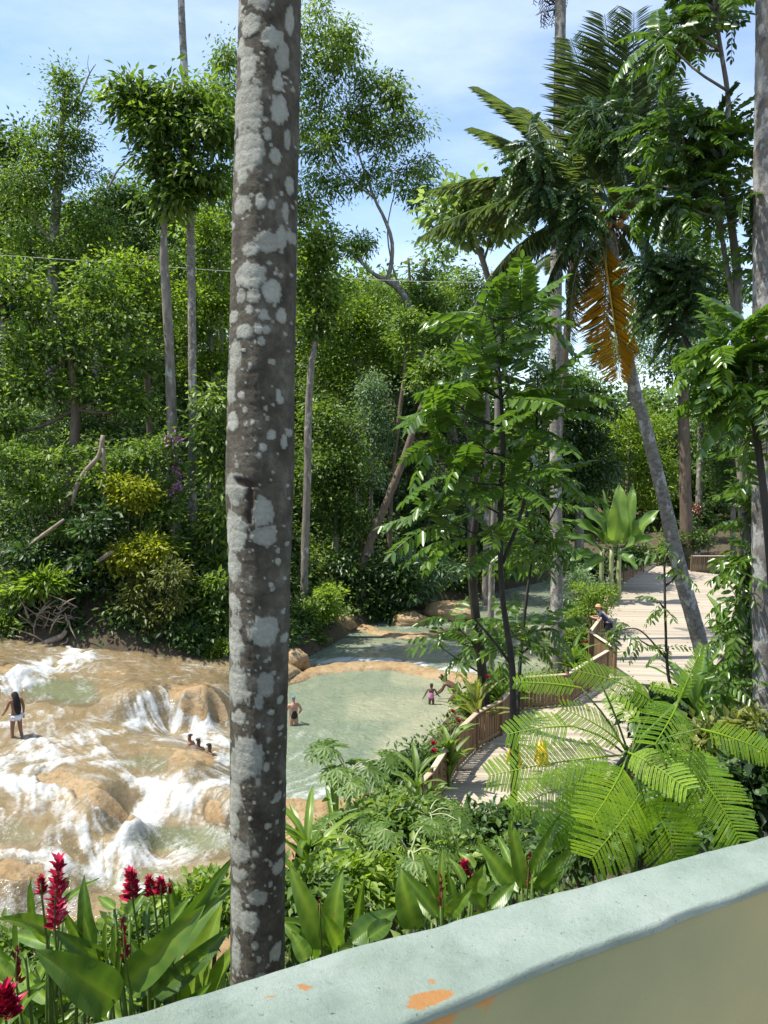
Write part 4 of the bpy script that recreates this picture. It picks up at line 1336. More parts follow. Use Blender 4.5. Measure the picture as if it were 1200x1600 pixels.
bush('bush', 'dark glossy shrub overhanging the brush pile on the left bank', 30, [(60, 900, 34, 30), (110, 925, 34, 30), (30, 870, 40, 36), (140, 890, 36, 40), (150, 830, 30, 36)], 'leaf_dark', ll=.28)
bush('bush', 'leafy shrub climbing the bank under the olive tree', 31, [(60, 780, 40, 36), (110, 830, 30, 30), (20, 740, 40, 40), (150, 770, 26, 36), (90, 720, 40, 24)], 'leaf_mid', ll=.26)
bush('bush', 'shrub with star-like bright leaves behind the brush pile', 29, [(58, 918, 18, 12), (72, 910, 14, 10)], 'leaf_bright', ll=.4, lw=.3)
bush('bush', 'green shrub filling the bank behind the small round bush', 30.6, [(320, 960, 24, 30), (300, 930, 22, 30), (345, 985, 16, 20), (340, 925, 18, 24)], 'leaf_mid', ll=.24)
bush('bush', 'shrub hidden partly behind the spotted trunk at the water', 31.5, [(400, 985, 40, 34), (440, 995, 24, 30), (390, 930, 40, 40)], 'leaf_dark', ll=.26)

bush('bush', 'leafy bush at the pool edge left of the railing end', 17.8, [(640, 1205, 16, 12), (625, 1225, 18, 14), (655, 1190, 12, 10)], 'leaf_dark', ll=.18)
bush('bush', 'bush of bright leaves where railing and pool rim meet', 23.5, [(760, 1090, 20, 12), (785, 1078, 20, 12), (745, 1105, 16, 10)], 'leaf_bright', ll=.24)

# bougainvillea hanging beside the thin palm stem
bg = bush('flowering_vine', 'hanging vine with purple flowers beside the thin palm stem', 31.2, [(270, 700, 16, 22), (268, 735, 16, 26), (272, 770, 14, 24), (270, 810, 10, 24)], 'leaf_mid', ll=.16, rc=.3)
B = [px_blob(a, b_, c, d_, 31.0) for a, b_, c, d_ in [(270, 695, 15, 20), (266, 735, 15, 26), (275, 765, 13, 22)]]
Cc, Oo = clusters(B, .9, 0)
V, F, t = foliage(Cc, Oo, 5, .12, .12, .7, 0)
build('flowers', V, F, M['petal_purple'], bg)['kind'] = 'stuff'
B = [px_blob(1090, 800, 16, 12, 55.5)]
Cc, Oo = clusters(B, .5, 0)
V, F, t = foliage(Cc, Oo, 4, .15, .16, .7, 0)
build('flowers', V, F, plain_mat('petal_pink', (.6, .22, .22), .6), [o for o in bpy.data.objects if o.name == 'flowering_bush'][0])['kind'] = 'stuff'

# roots, driftwood and bare limbs on the left bank
def limbs(name, label, cat, Y, lines, mat='dead_wood', part='limb', group=None):
    p0 = PY(lines[0][0][0], lines[0][0][1], Y)
    zg = gz(p0[0], p0[1])
    root = empty(name, (p0[0], p0[1], zg), label, cat, group)
    for ln in lines:
        build(part, *tube([PY(a, b_, Y + (q[3] if len(q) > 3 else 0)) for q in ln for a, b_ in [q[:2]]], [q[2] for q in ln], 12, 7, .25, 4), M[mat], root, smooth=True)


limbs('bare_limb', 'bare grey liana hanging down from the olive tree to the bank', 'liana', 30.6, [[(113, 790, .07), (120, 760, .11), (135, 735, .1), (155, 712, .1), (161, 680, .09)], [(160, 800, .04), (164, 750, .07), (161, 700, .08)]])
limbs('fallen_limb', 'pale fallen limb slanting across the dark creepers', 'branch', 29.6, [[(40, 858, .05), (65, 838, .08), (100, 812, .06)]])
limbs('fallen_limb', 'pale broken root jutting from the bank above the brush pile', 'branch', 29.4, [[(80, 915, .07), (100, 900, .1), (112, 885, .07)], [(150, 880, .06), (165, 868, .09), (178, 862, .05)]])
pile = empty('brush_pile', PY(75, 1000, 28.8), 'tangle of dry grey branches heaped at the waterline, far left', 'brush')
rs = np.random.default_rng(3)
for k in range(60):
    a = PY(rs.uniform(35, 125), rs.uniform(945, 1010), 28.8 + rs.uniform(-.4, .4))
    d = np.array([rs.uniform(-1, 1), rs.uniform(-.5, .5), rs.uniform(-.5, .7)])
    ln = rs.uniform(.5, 1.5)
    build('stick', *tube([a, a + d * ln * .5 + rs.normal(size=3) * .08, a + d * ln], [.03, .03, .012], 6, 5), M['dead_wood'], pile)
limbs('driftwood_log', 'weathered log lying along the waterline at far left', 'log', 28.4, [[(20, 1013, .12), (35, 1011, .15), (52, 1008, .13)]])
limbs('driftwood_log', 'forked pale log propped on the brush pile', 'log', 28.5, [[(55, 1012, .1), (75, 1003, .13), (95, 995, .11), (103, 985, .07)]])
# overhead cable
cb = np.array([PY(-120, 392, 37), PY(80, 404, 37), PY(360, 424, 38), PY(560, 436, 39), PY(720, 441, 40), PY(900, 440, 42)])
tag(build('overhead_cable', *tube(cb, [.012] * 6, 40, 5), plain_mat('cable_grey', (.5, .5, .48), .5), smooth=True), 'thin pale cable strung across the trees', 'cable')

# ------------------------------------------------------------------ compound (pinnate) leaves as single parts
def pinnate(n=11, L_=1.0, ll=.28, lw=.115, droop=.35, twist=.25, seed=0, sag=.25, six=True):
    """leaf along +X, upper side +Z"""
    r_ = np.random.default_rng(seed)
    s = np.linspace(0, 1, 14)
    ax = np.stack([L_ * (s - .12 * droop * s ** 2), .04 * np.sin(s * 3 + seed) * L_, L_ * (.12 * s - droop * s ** 2)], 1)
    parts = [tube(ax, np.linspace(.012, .004, 14) * L_, 10, 4, cap=False)]
    t = np.repeat(np.linspace(.14, .97, n), 2)
    sd_ = np.tile([1, -1], n)
    P = np.stack([np.interp(t, s, ax[:, k]) for k in range(3)], 1)
    T = norm(np.stack([np.interp(t, s, np.gradient(ax[:, k])) for k in range(3)], 1))
    D = T * r_.uniform(.35, .6, (2 * n, 1)) + np.array([0, 1, 0]) * sd_[:, None] + np.array([0, 0, -1]) * r_.uniform(sag * .5, sag * 1.8, (2 * n, 1))
    Nn = np.array([0, 0, 1.0]) + r_.normal(size=(2 * n, 3)) * twist
    P, D, Nn = np.vstack([P, ax[-1:]]), np.vstack([D, T[-1:]]), np.vstack([Nn, [[0, 0, 1]]])
    tt = np.append(t, 1)
    Ln = ll * np.sin(np.clip(.35 + tt * 2.3, 0, 2.75)) ** .6 * r_.uniform(.85, 1.12, 2 * n + 1) * L_
    V, F, k = leaf_fan(P, D, Nn, Ln, Ln * lw / ll, six, .14, .10)
    parts.append((V, F))
    Vv, Ff_ = merge(parts)
    tint = np.concatenate([np.full(len(parts[0][0]), .45), np.clip(.5 + r_.normal(size=2 * n + 1) * .12, 0, 1).repeat(k)])
    return Vv, Ff_, tint


def leaf_meshes(tagname, specs, mat):
    out = []
    for sp in specs:
        V, F, t = pinnate(**sp)
        me = mesh_np(tagname, V, F, {'tint': t})
        me.materials.append(M[mat])
        out.append(me)
    return out


PIN = leaf_meshes('leaf', [dict(n=11, droop=.25, seed=1), dict(n=12, droop=.45, seed=2), dict(n=10, droop=.6, seed=3, sag=.4), dict(n=13, droop=.15, seed=4)], 'leaf_glossy')
PIND = leaf_meshes('leaf', [dict(n=14, droop=.7, seed=5, sag=.6, ll=.2), dict(n=13, droop=.9, seed=6, sag=.7, ll=.2), dict(n=14, droop=.5, seed=7, sag=.5, ll=.21)], 'leaf_deep')
PINS = leaf_meshes('leaf', [dict(n=5, droop=.5, seed=8, ll=.42, lw=.15, sag=.5), dict(n=6, droop=.7, seed=9, ll=.40, lw=.14, sag=.7), dict(n=4, droop=.35, seed=10, ll=.5, lw=.17, sag=.6)], 'leaf_glossy')


def place_leaf(parent, me, base, d, up, sc, name='leaf'):
    o = link(name, me, None, parent)
    o.matrix_basis = mtx(frame(d, up), base - origin_of(parent), (sc, sc, sc))
    return o


def whorl(parent, tip, axis_, meshes, n, L_, open_=.9, rs=None, jit=.25, bias=None):
    """n compound leaves fanning out from a shoot tip"""
    ax = norm(np.asarray(axis_, float))
    a = norm(np.cross(ax, [.3, .9, .1]))
    b_ = np.cross(ax, a)
    for k in range(n):
        ph = 2.4 * k + rs.uniform(-.3, .3)
        el = open_ + rs.uniform(-.35, .35)
        d = ax * math.cos(el) + (a * math.cos(ph) + b_ * math.sin(ph)) * math.sin(el)
        if bias is not None: d = d + np.asarray(bias)
        up = np.array([0, 0, 1.0]) + rs.normal(size=3) * jit
        base = tip - ax * rs.uniform(0, .45) * L_
        place_leaf(parent, meshes[rs.integers(len(meshes))], base, d, up, L_ * rs.uniform(.75, 1.15))


def compound_tree(name, label, Y, stems, tips, meshes, bark, per, L_, seed, group=None, open_=.95, base_z=None, r0=.06, cat='tree', bias=None):
    """stems: [[(px,py,r)...]...] first one from the foot; tips: [(px,py,dY)] shoots that carry the leaves"""
    rs = np.random.default_rng(seed)
    sp = [[PY(a, b_, Y + (q[3] if len(q) > 3 else 0)) for q in st for a, b_ in [q[:2]]] for st in stems]
    foot = sp[0][0]
    zg = gz(foot[0], foot[1]) if base_z is None else base_z
    if foot[2] > zg - .1: sp[0] = [np.array([foot[0], foot[1], zg - .3])] + sp[0]; stems = [[(0, 0, stems[0][0][2] * 1.1)] + list(stems[0])] + list(stems[1:])
    root = empty(name, (foot[0], foot[1], zg), label, cat, group)
    for k, (pts, st) in enumerate(zip(sp, stems)):
        build('trunk' if k == 0 else 'branch', *tube(pts, [q[2] for q in st], max(14, 5 * len(pts)), 8, .14, seed + k), M[bark], root, smooth=True)
    allp = np.concatenate([resample(p, 24) for p in sp])
    n = 0
    for q in tips:
        t = PY(q[0], q[1], Y + q[2])
        dd = np.linalg.norm(allp - t, axis=1) + np.maximum(0, allp[:, 2] - t[2] + .2) * 2
        s = allp[np.argmin(dd)]
        ax = t - s
        if np.linalg.norm(ax) > .12:
            mid = (s + t) / 2 + np.array([0, 0, -.06]) * np.linalg.norm(ax)
            build('twig', *tube([s, mid, t], [r0 * .45, r0 * .32, r0 * .16], 7, 5), M[bark], root)
        ax = norm(ax + 1e-6) + np.array([0, 0, .5])
        k = min(per, 298 - n)
        if k > 0: whorl(root, t, ax, meshes, k, L_ * (q[3] if len(q) > 3 else 1), open_, rs, bias=bias)
        n += k
    return root


def scatter_tips(boxes, seed, dy=1.2, off=0):
    rs = np.random.default_rng(seed)
    out = []
    for x, y, rx, ry, n in boxes:
        for _ in range(n):
            a, q = rs.uniform(0, 2 * math.pi), math.sqrt(rs.uniform(0, 1))
            out.append((x + rx * q * math.cos(a), y + ry * q * math.sin(a), off + rs.uniform(-dy, dy)))
    return out


# C1: the glossy compound-leaved tree right of centre
compound_tree('compound_leaf_tree', 'slim tree with large glossy feather-like leaves in front of the pool', 16.5,
              [[(803, 1262, .085), (802, 1150, .08), (800, 1040, .075), (785, 930, .065), (782, 830, .06), (786, 700, .05), (780, 580, .035), (770, 500, .02)],
               [(760, 1180, .16, 5.5), (757, 1085, .15, 5.5), (748, 1000, .14, 5.3), (740, 930, .13, 5), (738, 860, .11, 4.5), (745, 780, .08, 4), (735, 700, .05, 3.5), (720, 620, .025, 3)], [(785, 880, .05), (815, 800, .04), (835, 700, .03), (840, 620, .02)], [(800, 1040, .04), (770, 1000, .03), (740, 965, .02)]],
              [(735, 590, 0), (690, 615, -.6), (715, 640, .4), (760, 560, .3), (800, 590, -.3), (840, 580, .2), (690, 680, -.3), (700, 740, -.6), (745, 690, -.9), (800, 670, .5), (850, 650, -.4), (880, 610, .3),
               (680, 800, -.5), (735, 770, .3), (790, 750, -.7), (845, 730, .2), (690, 830, .4), (760, 840, -.4), (770, 500, 0), (740, 470, .5), (800, 500, .6), (840, 480, -.3), ],
              PIN, 'bark_dark', 5, 1.32, 3, base_z=.35)
# its lower neighbour with sprays over the pool
compound_tree('compound_leaf_sapling', 'sapling spray of feathered leaves hanging over the middle pool', 22.2,
              [[(752, 1100, .05), (748, 1050, .045), (742, 1010, .04), (720, 985, .02)], [(748, 1050, .03), (715, 1030, .02), (690, 1012, .01)]],
              [(700, 965, 0), (682, 990, .3), (722, 1005, -.3), (745, 1000, -.2)], PINS, 'bark_dark', 5, .95, 13, base_z=.2)
compound_tree('dark_leaf_tree', 'clump of broad dark leaves in shade around the slim tree trunk', 18.5,
              [[(808, 1150, .05), (812, 1050, .045), (822, 940, .04), (835, 850, .02)]],
              scatter_tips([(840, 850, 34, 40, 6), (800, 990, 26, 26, 3), (840, 1000, 26, 30, 3), (845, 760, 40, 40, 5)], 5, .8), PINS, 'bark_dark', 6, .85, 15, base_z=.4)
# C2: drooping dark leaves before the coconut palm
compound_tree('drooping_leaf_tree', 'tree with dark drooping feathered leaves in front of the coconut palm crown', 22.6,
              [[(1128, 1150, .04), (1095, 1010, .04), (1062, 890, .04), (1035, 780, .04), (1010, 680, .04), (985, 585, .04), (960, 470, .04), (940, 340, .035), (940, 200, .02)], [(950, 400, .03), (880, 350, .025), (840, 240, .015)], [(925, 320, .03), (960, 260, .02), (985, 190, .012)]],
              scatter_tips([(945, 175, 38, 26, 7), (840, 235, 26, 24, 6), (900, 290, 26, 20, 3), (965, 200, 40, 30, 5), (850, 290, 30, 24, 3), (905, 335, 26, 18, 5)], 21, .7, -3.0),
              PIND, 'bark_dark', 7, .9, 22, base_z=.8, open_=1.25, bias=(0, 0, -.25))
# C3: right-hand tree
compound_tree('forked_tree', 'forked grey-barked tree with feathered leaves along the right edge', 13.5,
              [[(1166, 1110, .13), (1164, 980, .125), (1166, 840, .12), (1160, 720, .11), (1150, 600, .09), (1150, 520, .085), (1152, 430, .075), (1140, 330, .06), (1130, 250, .05), (1138, 160, .042), (1122, 50, .035), (1112, -60, .025), (1108, -160, .015)],
               [(1150, 500, .05), (1140, 440, .045), (1128, 370, .04), (1122, 310, .03)], [(1138, 330, .04), (1100, 290, .03), (1070, 240, .02)]],
              scatter_tips([(1060, 40, 44, 34, 5), (1108, -20, 40, 40, 3), (1090, 210, 45, 26, 5), (1050, 200, 40, 40, 4), (1130, 225, 40, 26, 4), (1100, 290, 55, 30, 6), (1040, 290, 30, 40, 3), (1165, 300, 30, 40, 4)], 31, .8),
              PIND[:2] + PIN[:3], 'bark_grey', 8, .80, 33, base_z=1.3, open_=1.15, bias=(0, 0, -.12))
compound_tree('dense_shade_tree', 'dense dark rounded crown right of the hanging yellow frond', 14.6,
              [[(1176, 1100, .08), (1175, 900, .075), (1172, 780, .07), (1140, 700, .065), (1108, 640, .06), (1094, 590, .05), (1070, 520, .04), (1045, 450, .025)]],
              scatter_tips([(1045, 430, 42, 40, 16), (1065, 480, 40, 36, 9), (1030, 490, 30, 26, 6)], 41, .9), PIND, 'bark_dark', 9, .55, 44, base_z=1.2, open_=1.2)
compound_tree('broad_leaf_tree', 'near tree with wide drooping bright feathered leaves on the right', 11.0,
              [[(1215, 1150, .07), (1205, 900, .06), (1185, 700, .05), (1165, 590, .035), (1150, 520, .02)]],
              [(1150, 525, 0), (1120, 540, -.2), (1180, 545, .2), (1130, 575, .3), (1170, 585, -.3), (1195, 520, 0), (1100, 560, .1), (1190, 600, .2), (1150, 610, 0), (1180, 640, .1)],
              PIN, 'bark_dark', 8, .85, 51, base_z=2.0, open_=1.3, bias=(-.1, -.1, -.1))
compound_tree('sapling', 'slim sapling with drooping lance leaves over the middle of the deck', 14,
              [[(1065, 1130, .03), (1045, 1060, .03), (1040, 980, .025), (1038, 880, .02)], [(1042, 1030, .02), (1000, 985, .015), (965, 985, .01)]],
              [(1045, 850, 0), (1065, 890, .2), (1030, 940, -.1), (975, 975, 0), (955, 985, .1), (1000, 1000, -.1), (1045, 1010, .2)],
              PINS, 'bark_dark', 4, .42, 61, base_z=1.2, open_=1.3, bias=(0, 0, -.2))
compound_tree('shrub', 'leafy shrub with long dark leaves against the grey trunk at right', 13.0,
              [[(1176, 1100, .03), (1172, 1000, .03), (1168, 920, .025), (1176, 820, .022), (1180, 700, .02), (1184, 560, .016), (1188, 350, .01)]],
              scatter_tips([(1135, 1000, 24, 40, 4), (1165, 920, 30, 60, 7), (1182, 680, 22, 90, 12), (1178, 820, 22, 70, 9), (1188, 380, 16, 60, 5), (1160, 1060, 40, 40, 5)], 66, .4), PINS, 'bark_dark', 5, .55, 67, base_z=1.3, open_=1.2, bias=(0, 0, -.2), cat='bush')


# ------------------------------------------------------------------ palms
def frond(n=88, L_=3.6, ll=.75, droop=.5, seed=0, hang=.5, dead=False, lw=.024):
    r_ = np.random.default_rng(seed)
    s = np.linspace(0, 1, 20)
    ax = np.stack([L_ * (s - .18 * droop * s ** 2.2), .05 * L_ * np.sin(2 * s + seed), L_ * (.10 * s - droop * s ** 2.2)], 1)
    parts = [tube(ax, np.linspace(.035, .006, 20), 12, 5, cap=False)]
    t = np.repeat(np.linspace(.16, .985, n), 2)
    sd_ = np.tile([1, -1], n)
    P = np.stack([np.interp(t, s, ax[:, k]) for k in range(3)], 1)
    T = norm(np.stack([np.interp(t, s, np.gradient(ax[:, k])) for k in range(3)], 1))
    D = T * r_.uniform(.55, .8, (2 * n, 1)) + np.array([0, 1, 0]) * sd_[:, None] + np.array([0, 0, .25 - hang]) * r_.uniform(.6, 1.3, (2 * n, 1))
    Nn = np.array([0, 0, 1.0]) + r_.normal(size=(2 * n, 3)) * .25 + np.array([0, .5, 0]) * -sd_[:, None]
    Ln = ll * np.clip(np.sin(.5 + t * 2.35), .25, 1) * r_.uniform(.85, 1.1, 2 * n)
    V, F, k = leaf_fan(P, D, Nn, Ln, np.full(2 * n, lw), True, .3, .15 + .2 * hang)
    parts.append((V, F))
    Vv, F2 = merge(parts)
    return Vv, F2, np.concatenate([np.full(len(parts[0][0]), .7), np.clip(.5 + r_.normal(size=2 * n) * .14, 0, 1).repeat(k)])


def frond_mesh(mat, **kw):
    V, F, t = frond(**kw)
    me = mesh_np('frond', V, F, {'tint': t})
    me.materials.append(M[mat])
    return me


FR = [frond_mesh('leaf_palm', droop=.25, seed=1, hang=.3, ll=.95), frond_mesh('leaf_palm', droop=.5, seed=2, hang=.6), frond_mesh('leaf_palm', droop=.8, seed=3, hang=.9), frond_mesh('leaf_palm', droop=.08, seed=4, hang=.15, ll=1.05)]
FRD = [frond_mesh('leaf_deadpalm', droop=.12, seed=5, hang=.4, n=95, ll=.95, lw=.034), frond_mesh('leaf_palm', droop=.3, seed=6, hang=.9)]
M['deadfrond'] = plain_mat('deadfrond', (.10, .075, .05), .9)
FRX = frond_mesh('deadfrond', droop=.4, seed=9, hang=1.2, n=30, ll=.6)


def palm(name, label, Y, stem, group=None, base_z=None, fronds=(), bark='bark_palm', crown=0, L_=3.6, sides=14, dead=0, seed=0):
    rs = np.random.default_rng(seed)
    pts = [PY(a, b_, Y + (q[3] if len(q) > 3 else 0)) for q in stem for a, b_ in [q[:2]]]
    rr = [q[2] for q in stem]
    zg = gz(pts[0][0], pts[0][1]) if base_z is None else base_z
    if pts[0][2] > zg - .1:
        pts = [np.array([pts[0][0], pts[0][1], zg - .3])] + pts
        rr = [rr[0] * 1.15] + rr
    root = empty(name, (pts[0][0], pts[0][1], zg), label, 'palm', group)
    n = 160
    V, F = tube(pts, rr, n, sides, .05, seed)
    ring = 1 + .035 * (np.abs(np.sin(np.arange(n) * 1.3)) ** 4)
    cen = V[:n * sides].reshape(n, sides, 3).mean(1, keepdims=True)
    V[:n * sides] = (cen + (V[:n * sides].reshape(n, sides, 3) - cen) * ring[:, None, None]).reshape(-1, 3)
    build('trunk', V, F, M[bark], root, smooth=True)
    top = pts[-1]
    for me, tip, sc, up in fronds:
        d = PY(tip[0], tip[1], Y + tip[2]) - top
        place_leaf(root, me, top, d, up, np.linalg.norm(d) / 3.6 * sc, 'frond')
    for k in range(crown):
        a = k * 2.4
        e = rs.uniform(-.35, 1.0)
        d = np.array([math.cos(a) * math.cos(e), math.sin(a) * math.cos(e), math.sin(e)])
        place_leaf(root, FR[k % 3], top, d, (0, 0, 1), L_ / 3.6 * rs.uniform(.9, 1.1), 'frond')
    for k in range(dead):
        a = k * 2.4
        d = np.array([math.cos(a) * .35, math.sin(a) * .35, -.9])
        place_leaf(root, FRX, top - np.array([0, 0, .3]), d, (math.cos(a), math.sin(a), .3), .55, 'dead_frond')
    return root


UPZ, UPC = (0, 0, 1), (0, -1, .25)
cp_top = 24
palm('coconut_palm', 'leaning coconut palm with a spreading crown and one hanging yellow frond', 22,
     [(1125, 1150, .27), (1095, 1010, .23), (1062, 890, .215), (1037, 780, .185), (1012, 680, .175), (986, 585, .17), (966, 480, .17), (955, 390, .19), (948, 345, .15)],
     fronds=[(FR[3], (938, 20, -.5), 1, UPC), (FR[3], (885, 60, .5), 1, UPC), (FR[3], (985, 15, -.9), 1, UPC), (FR[0], (1062, 100, -.8), 1, UPC), (FR[1], (720, 190, .4), 1.05, UPZ), (FR[3], (1025, 75, .4), 1, UPC), (FR[0], (985, 40, 1.5), .9, UPC), (FR[0], (785, 105, -.4), 1.06, (.3, -.5, 1)), (FR[0], (835, 120, 1.2), .95, (.3, -.6, 1)), (FR[1], (770, 215, .8), 1.05, UPZ), (FR[1], (690, 250, -.5), 1.1, UPZ), (FR[0], (765, 165, -.2), 1.05, (.4, -.6, 1)), (FR[2], (700, 330, -.8), 1.1, UPZ),
             (FR[2], (770, 330, .3), 1.1, UPZ), (FR[2], (790, 410, 1.0), 1.05, UPZ), (FR[2], (850, 450, -1.5), 1.0, (-.4, -.5, .6)), (FR[1], (1090, 150, .6), 1, UPZ), (FR[1], (1110, 260, .3), 1.05, UPZ), (FR[2], (1085, 370, -.6), 1.05, UPZ), (FR[2], (1040, 430, .8), 1, UPZ),
             (FR[0], (900, 190, -2.6), .9, UPZ), (FR[1], (1020, 230, -2.8), .9, UPZ), (FRD[1], (930, 560, -.9), 1.05, (-.1, -1, 0)), (FRD[0], (962, 592, -.8), 1.02, (.1, -1, 0)), (FRX, (985, 520, .2), .9, (.3, -1, 0)), (FRX, (915, 480, -.4), .8, (-.3, -1, 0))], base_z=.5, seed=3)
cpo = [o for o in bpy.data.objects if o.name == 'coconut_palm'][0]
M['husk'] = plain_mat('husk', (.30, .17, .06), .8, .4, 9, .02)
for k, (px, py, dy, r_) in enumerate([(962, 325, -.35, .13), (975, 335, -.3, .14), (950, 350, -.35, .12), (968, 350, -.35, .12), (940, 335, -.25, .11)]):
    D = np.array([[math.sin(t) * math.cos(p), math.sin(t) * math.sin(p), 1.25 * math.cos(t)] for t in np.linspace(0, np.pi, 9) for p in np.linspace(0, 2 * np.pi, 12, endpoint=False)])
    i_ = np.arange(8)[:, None] * 12
    j_ = np.arange(12)[None]
    build('coconut', PY(px, py, 22 + dy) + D * r_, np.stack([i_ + j_, i_ + 12 + j_, i_ + 12 + (j_ + 1) % 12, i_ + (j_ + 1) % 12], -1).reshape(-1, 4), M['husk'], cpo, smooth=True)
for k in range(26):
    rs = np.random.default_rng(200 + k)
    a = PY(948, 345, 22) + np.array([0, 0, .1])
    d = np.array([rs.uniform(-.5, .5), rs.uniform(-.5, .2), rs.uniform(-1.2, -.3)])
    build('fibre', *tube([a, a + d * .5 + [0, 0, .1], a + d], [.035, .025, .01], 6, 4), M['husk'], cpo)
palm('tall_palm', 'tall slim grey palm trunk rising past the right end of the pool', 29, [(869, 1052, .24), (870, 900, .23), (868, 700, .22), (869, 450, .21), (873, 200, .2), (876, 0, .19), (878, -140, .17)], crown=14, dead=0, base_z=.3, seed=5, L_=3.8,
     fronds=[(FRX, (840, 20, -.4), 1, (-.5, -1, 0)), (FRX, (905, 20, -.3), 1, (.5, -1, 0)), (FRX, (860, 14, -.8), 1, (-.2, -1, 0)), (FRX, (890, 16, -.7), 1, (.2, -1, 0)), (FRX, (822, 5, 0), .9, (-.5, -1, 0)), (FRX, (922, 8, 0), .9, (.5, -1, 0))])
palm('tall_palm', 'very thin pale palm stem left of the spotted trunk', 34.2, [(300, 872, .195), (301, 700, .18), (300, 500, .175), (297, 330, .165), (290, 150, .155), (283, 0, .14), (278, -180, .13)], crown=14, seed=6, L_=3.8)
palm('tall_palm', 'thick mottled palm trunk cut by the right edge of the photograph', 12.5, [(1198, 1160, .23), (1198, 900, .225), (1198, 600, .22), (1200, 300, .21), (1203, 0, .20), (1206, -500, .18)], crown=16, seed=7, base_z=1.5, L_=4, bark='bark_mottled')
palm('short_palm', 'brown palm stem with a ragged skirt behind the coconut crown', 32, [(871, 900, .14), (873, 700, .14), (882, 560, .15), (894, 450, .16), (896, 390, .18)], crown=9, dead=6, seed=8, base_z=.6, bark='bark_brown', L_=2.4)

# ------------------------------------------------------------------ near lichen-spotted trunk
YT = 4.0
base_, topz = PY(403, 1560, YT), PY(424, -40, YT)
root = empty('spotted_palm', (base_[0], base_[1], gz(base_[0], YT)), 'dark palm trunk blotched with pale lichen, right behind the parapet', 'palm')
nr, ns = 900, 120
pxs = np.linspace(-40, 1560, nr)
cx = np.interp(pxs, [-40, 0, 300, 600, 760, 900, 1200, 1560], [423, 422.5, 415, 408.5, 406, 406, 403.5, 402.5])
hw = np.interp(pxs, [-40, 0, 300, 600, 760, 900, 1200, 1400, 1560], [45, 45.5, 48.5, 51, 53, 48, 45, 44, 45])
cen = np.array([PY(a, b_, YT) for a, b_ in zip(cx, pxs)])
rad = hw / 1200 * YT
th = np.arange(ns) * 2 * np.pi / ns
V = cen[:, None] + rad[:, None, None] * np.stack([np.sin(th), -np.cos(th), 0 * th], 1)[None]
V = V.reshape(-1, 3)
TH = np.tile(th, nr)
TH = np.where(TH > np.pi, TH - 2 * np.pi, TH)
PYY = np.repeat(pxs, ns)
CX, HW = np.repeat(cx, ns), np.repeat(hw, ns)
# lichen spots: (px, py, rx, ry)
spots = [(415, 15, 17, 24), (398, 62, 14, 16), (394, 122, 12, 24), (389, 182, 22, 34), (394, 252, 24, 30), (441, 190, 10, 20), (446, 110, 7, 20), (456, 50, 5, 18), (431, 82, 14, 14), (384, 332, 12, 14), (401, 402, 12, 9), (398, 440, 24, 17),
         (426, 390, 16, 14), (444, 385, 6, 17), (432, 465, 12, 17), (404, 472, 9, 9), (371, 500, 8, 8), (391, 525, 11, 11), (374, 560, 10, 20), (365, 605, 8, 24), (398, 492, 5, 6), (416, 540, 5, 6), (431, 570, 5, 4), (370, 660, 8, 14), (448, 690, 4, 10),
         (374, 760, 18, 21), (372, 828, 16, 28), (419, 795, 14, 20), (423, 832, 15, 14), (369, 880, 11, 22), (368, 935, 10, 13), (374, 965, 9, 11), (371, 1000, 13, 24), (420, 975, 19, 20), (424, 1058, 11, 17), (374, 1060, 17, 27), (381, 1107, 8, 10),
         (412, 1082, 7, 11), (369, 1110, 5, 6), (392, 1165, 22, 28), (376, 1185, 18, 24), (371, 1230, 10, 26), (440, 1232, 4, 6), (372, 1312, 17, 16), (365, 1268, 8, 24), (396, 1415, 15, 15), (371, 1400, 11, 30), (409, 1378, 14, 10), (441, 1342, 6, 10), (373, 1350, 8, 10),
         (372, 1470, 8, 24), (438, 1470, 7, 12), (415, 1500, 8, 6), (386, 1345, 6, 7), (430, 1100, 4, 4), (455, 300, 5, 14), (450, 340, 4, 12), (415, 330, 7, 10), (436, 260, 7, 12), (405, 210, 9, 12), (440, 150, 6, 12), (425, 230, 6, 9), (452, 230, 4, 14), (387, 290, 8, 10),
         (383, 90, 6, 14), (380, 30, 4, 18), (444, 500, 6, 10), (420, 500, 6, 8), (385, 470, 6, 10), (440, 620, 3, 9), (385, 620, 5, 5), (425, 655, 3, 4)]
rs = np.random.default_rng(77)
sx = [((a - np.interp(b_, pxs, cx)) / np.interp(b_, pxs, hw), b_, c, d_) for a, b_, c, d_ in [(a, b_, c * 1.16, d_ * 1.16) for a, b_, c, d_ in spots]]
for _ in range(430):
    q = rs.uniform(-1, 1)
    sz = 1.1 + rs.exponential(1.1)
    sx.append((q, rs.uniform(0, 1550), sz, sz * rs.uniform(.9, 1.6)))
backs = [(rs.uniform(1.9, 4.4), rs.uniform(0, 1550), rs.uniform(6, 20), rs.uniform(8, 26)) for _ in range(110)]
w1 = fbm(np.stack([TH * 5, PYY / 22, 0 * TH], 1), 3, 5) - .5
w2 = fbm(np.stack([TH * 14, PYY / 8, 0 * TH], 1), 3, 6) - .5
li = np.zeros(len(V))
rim = np.zeros(len(V))
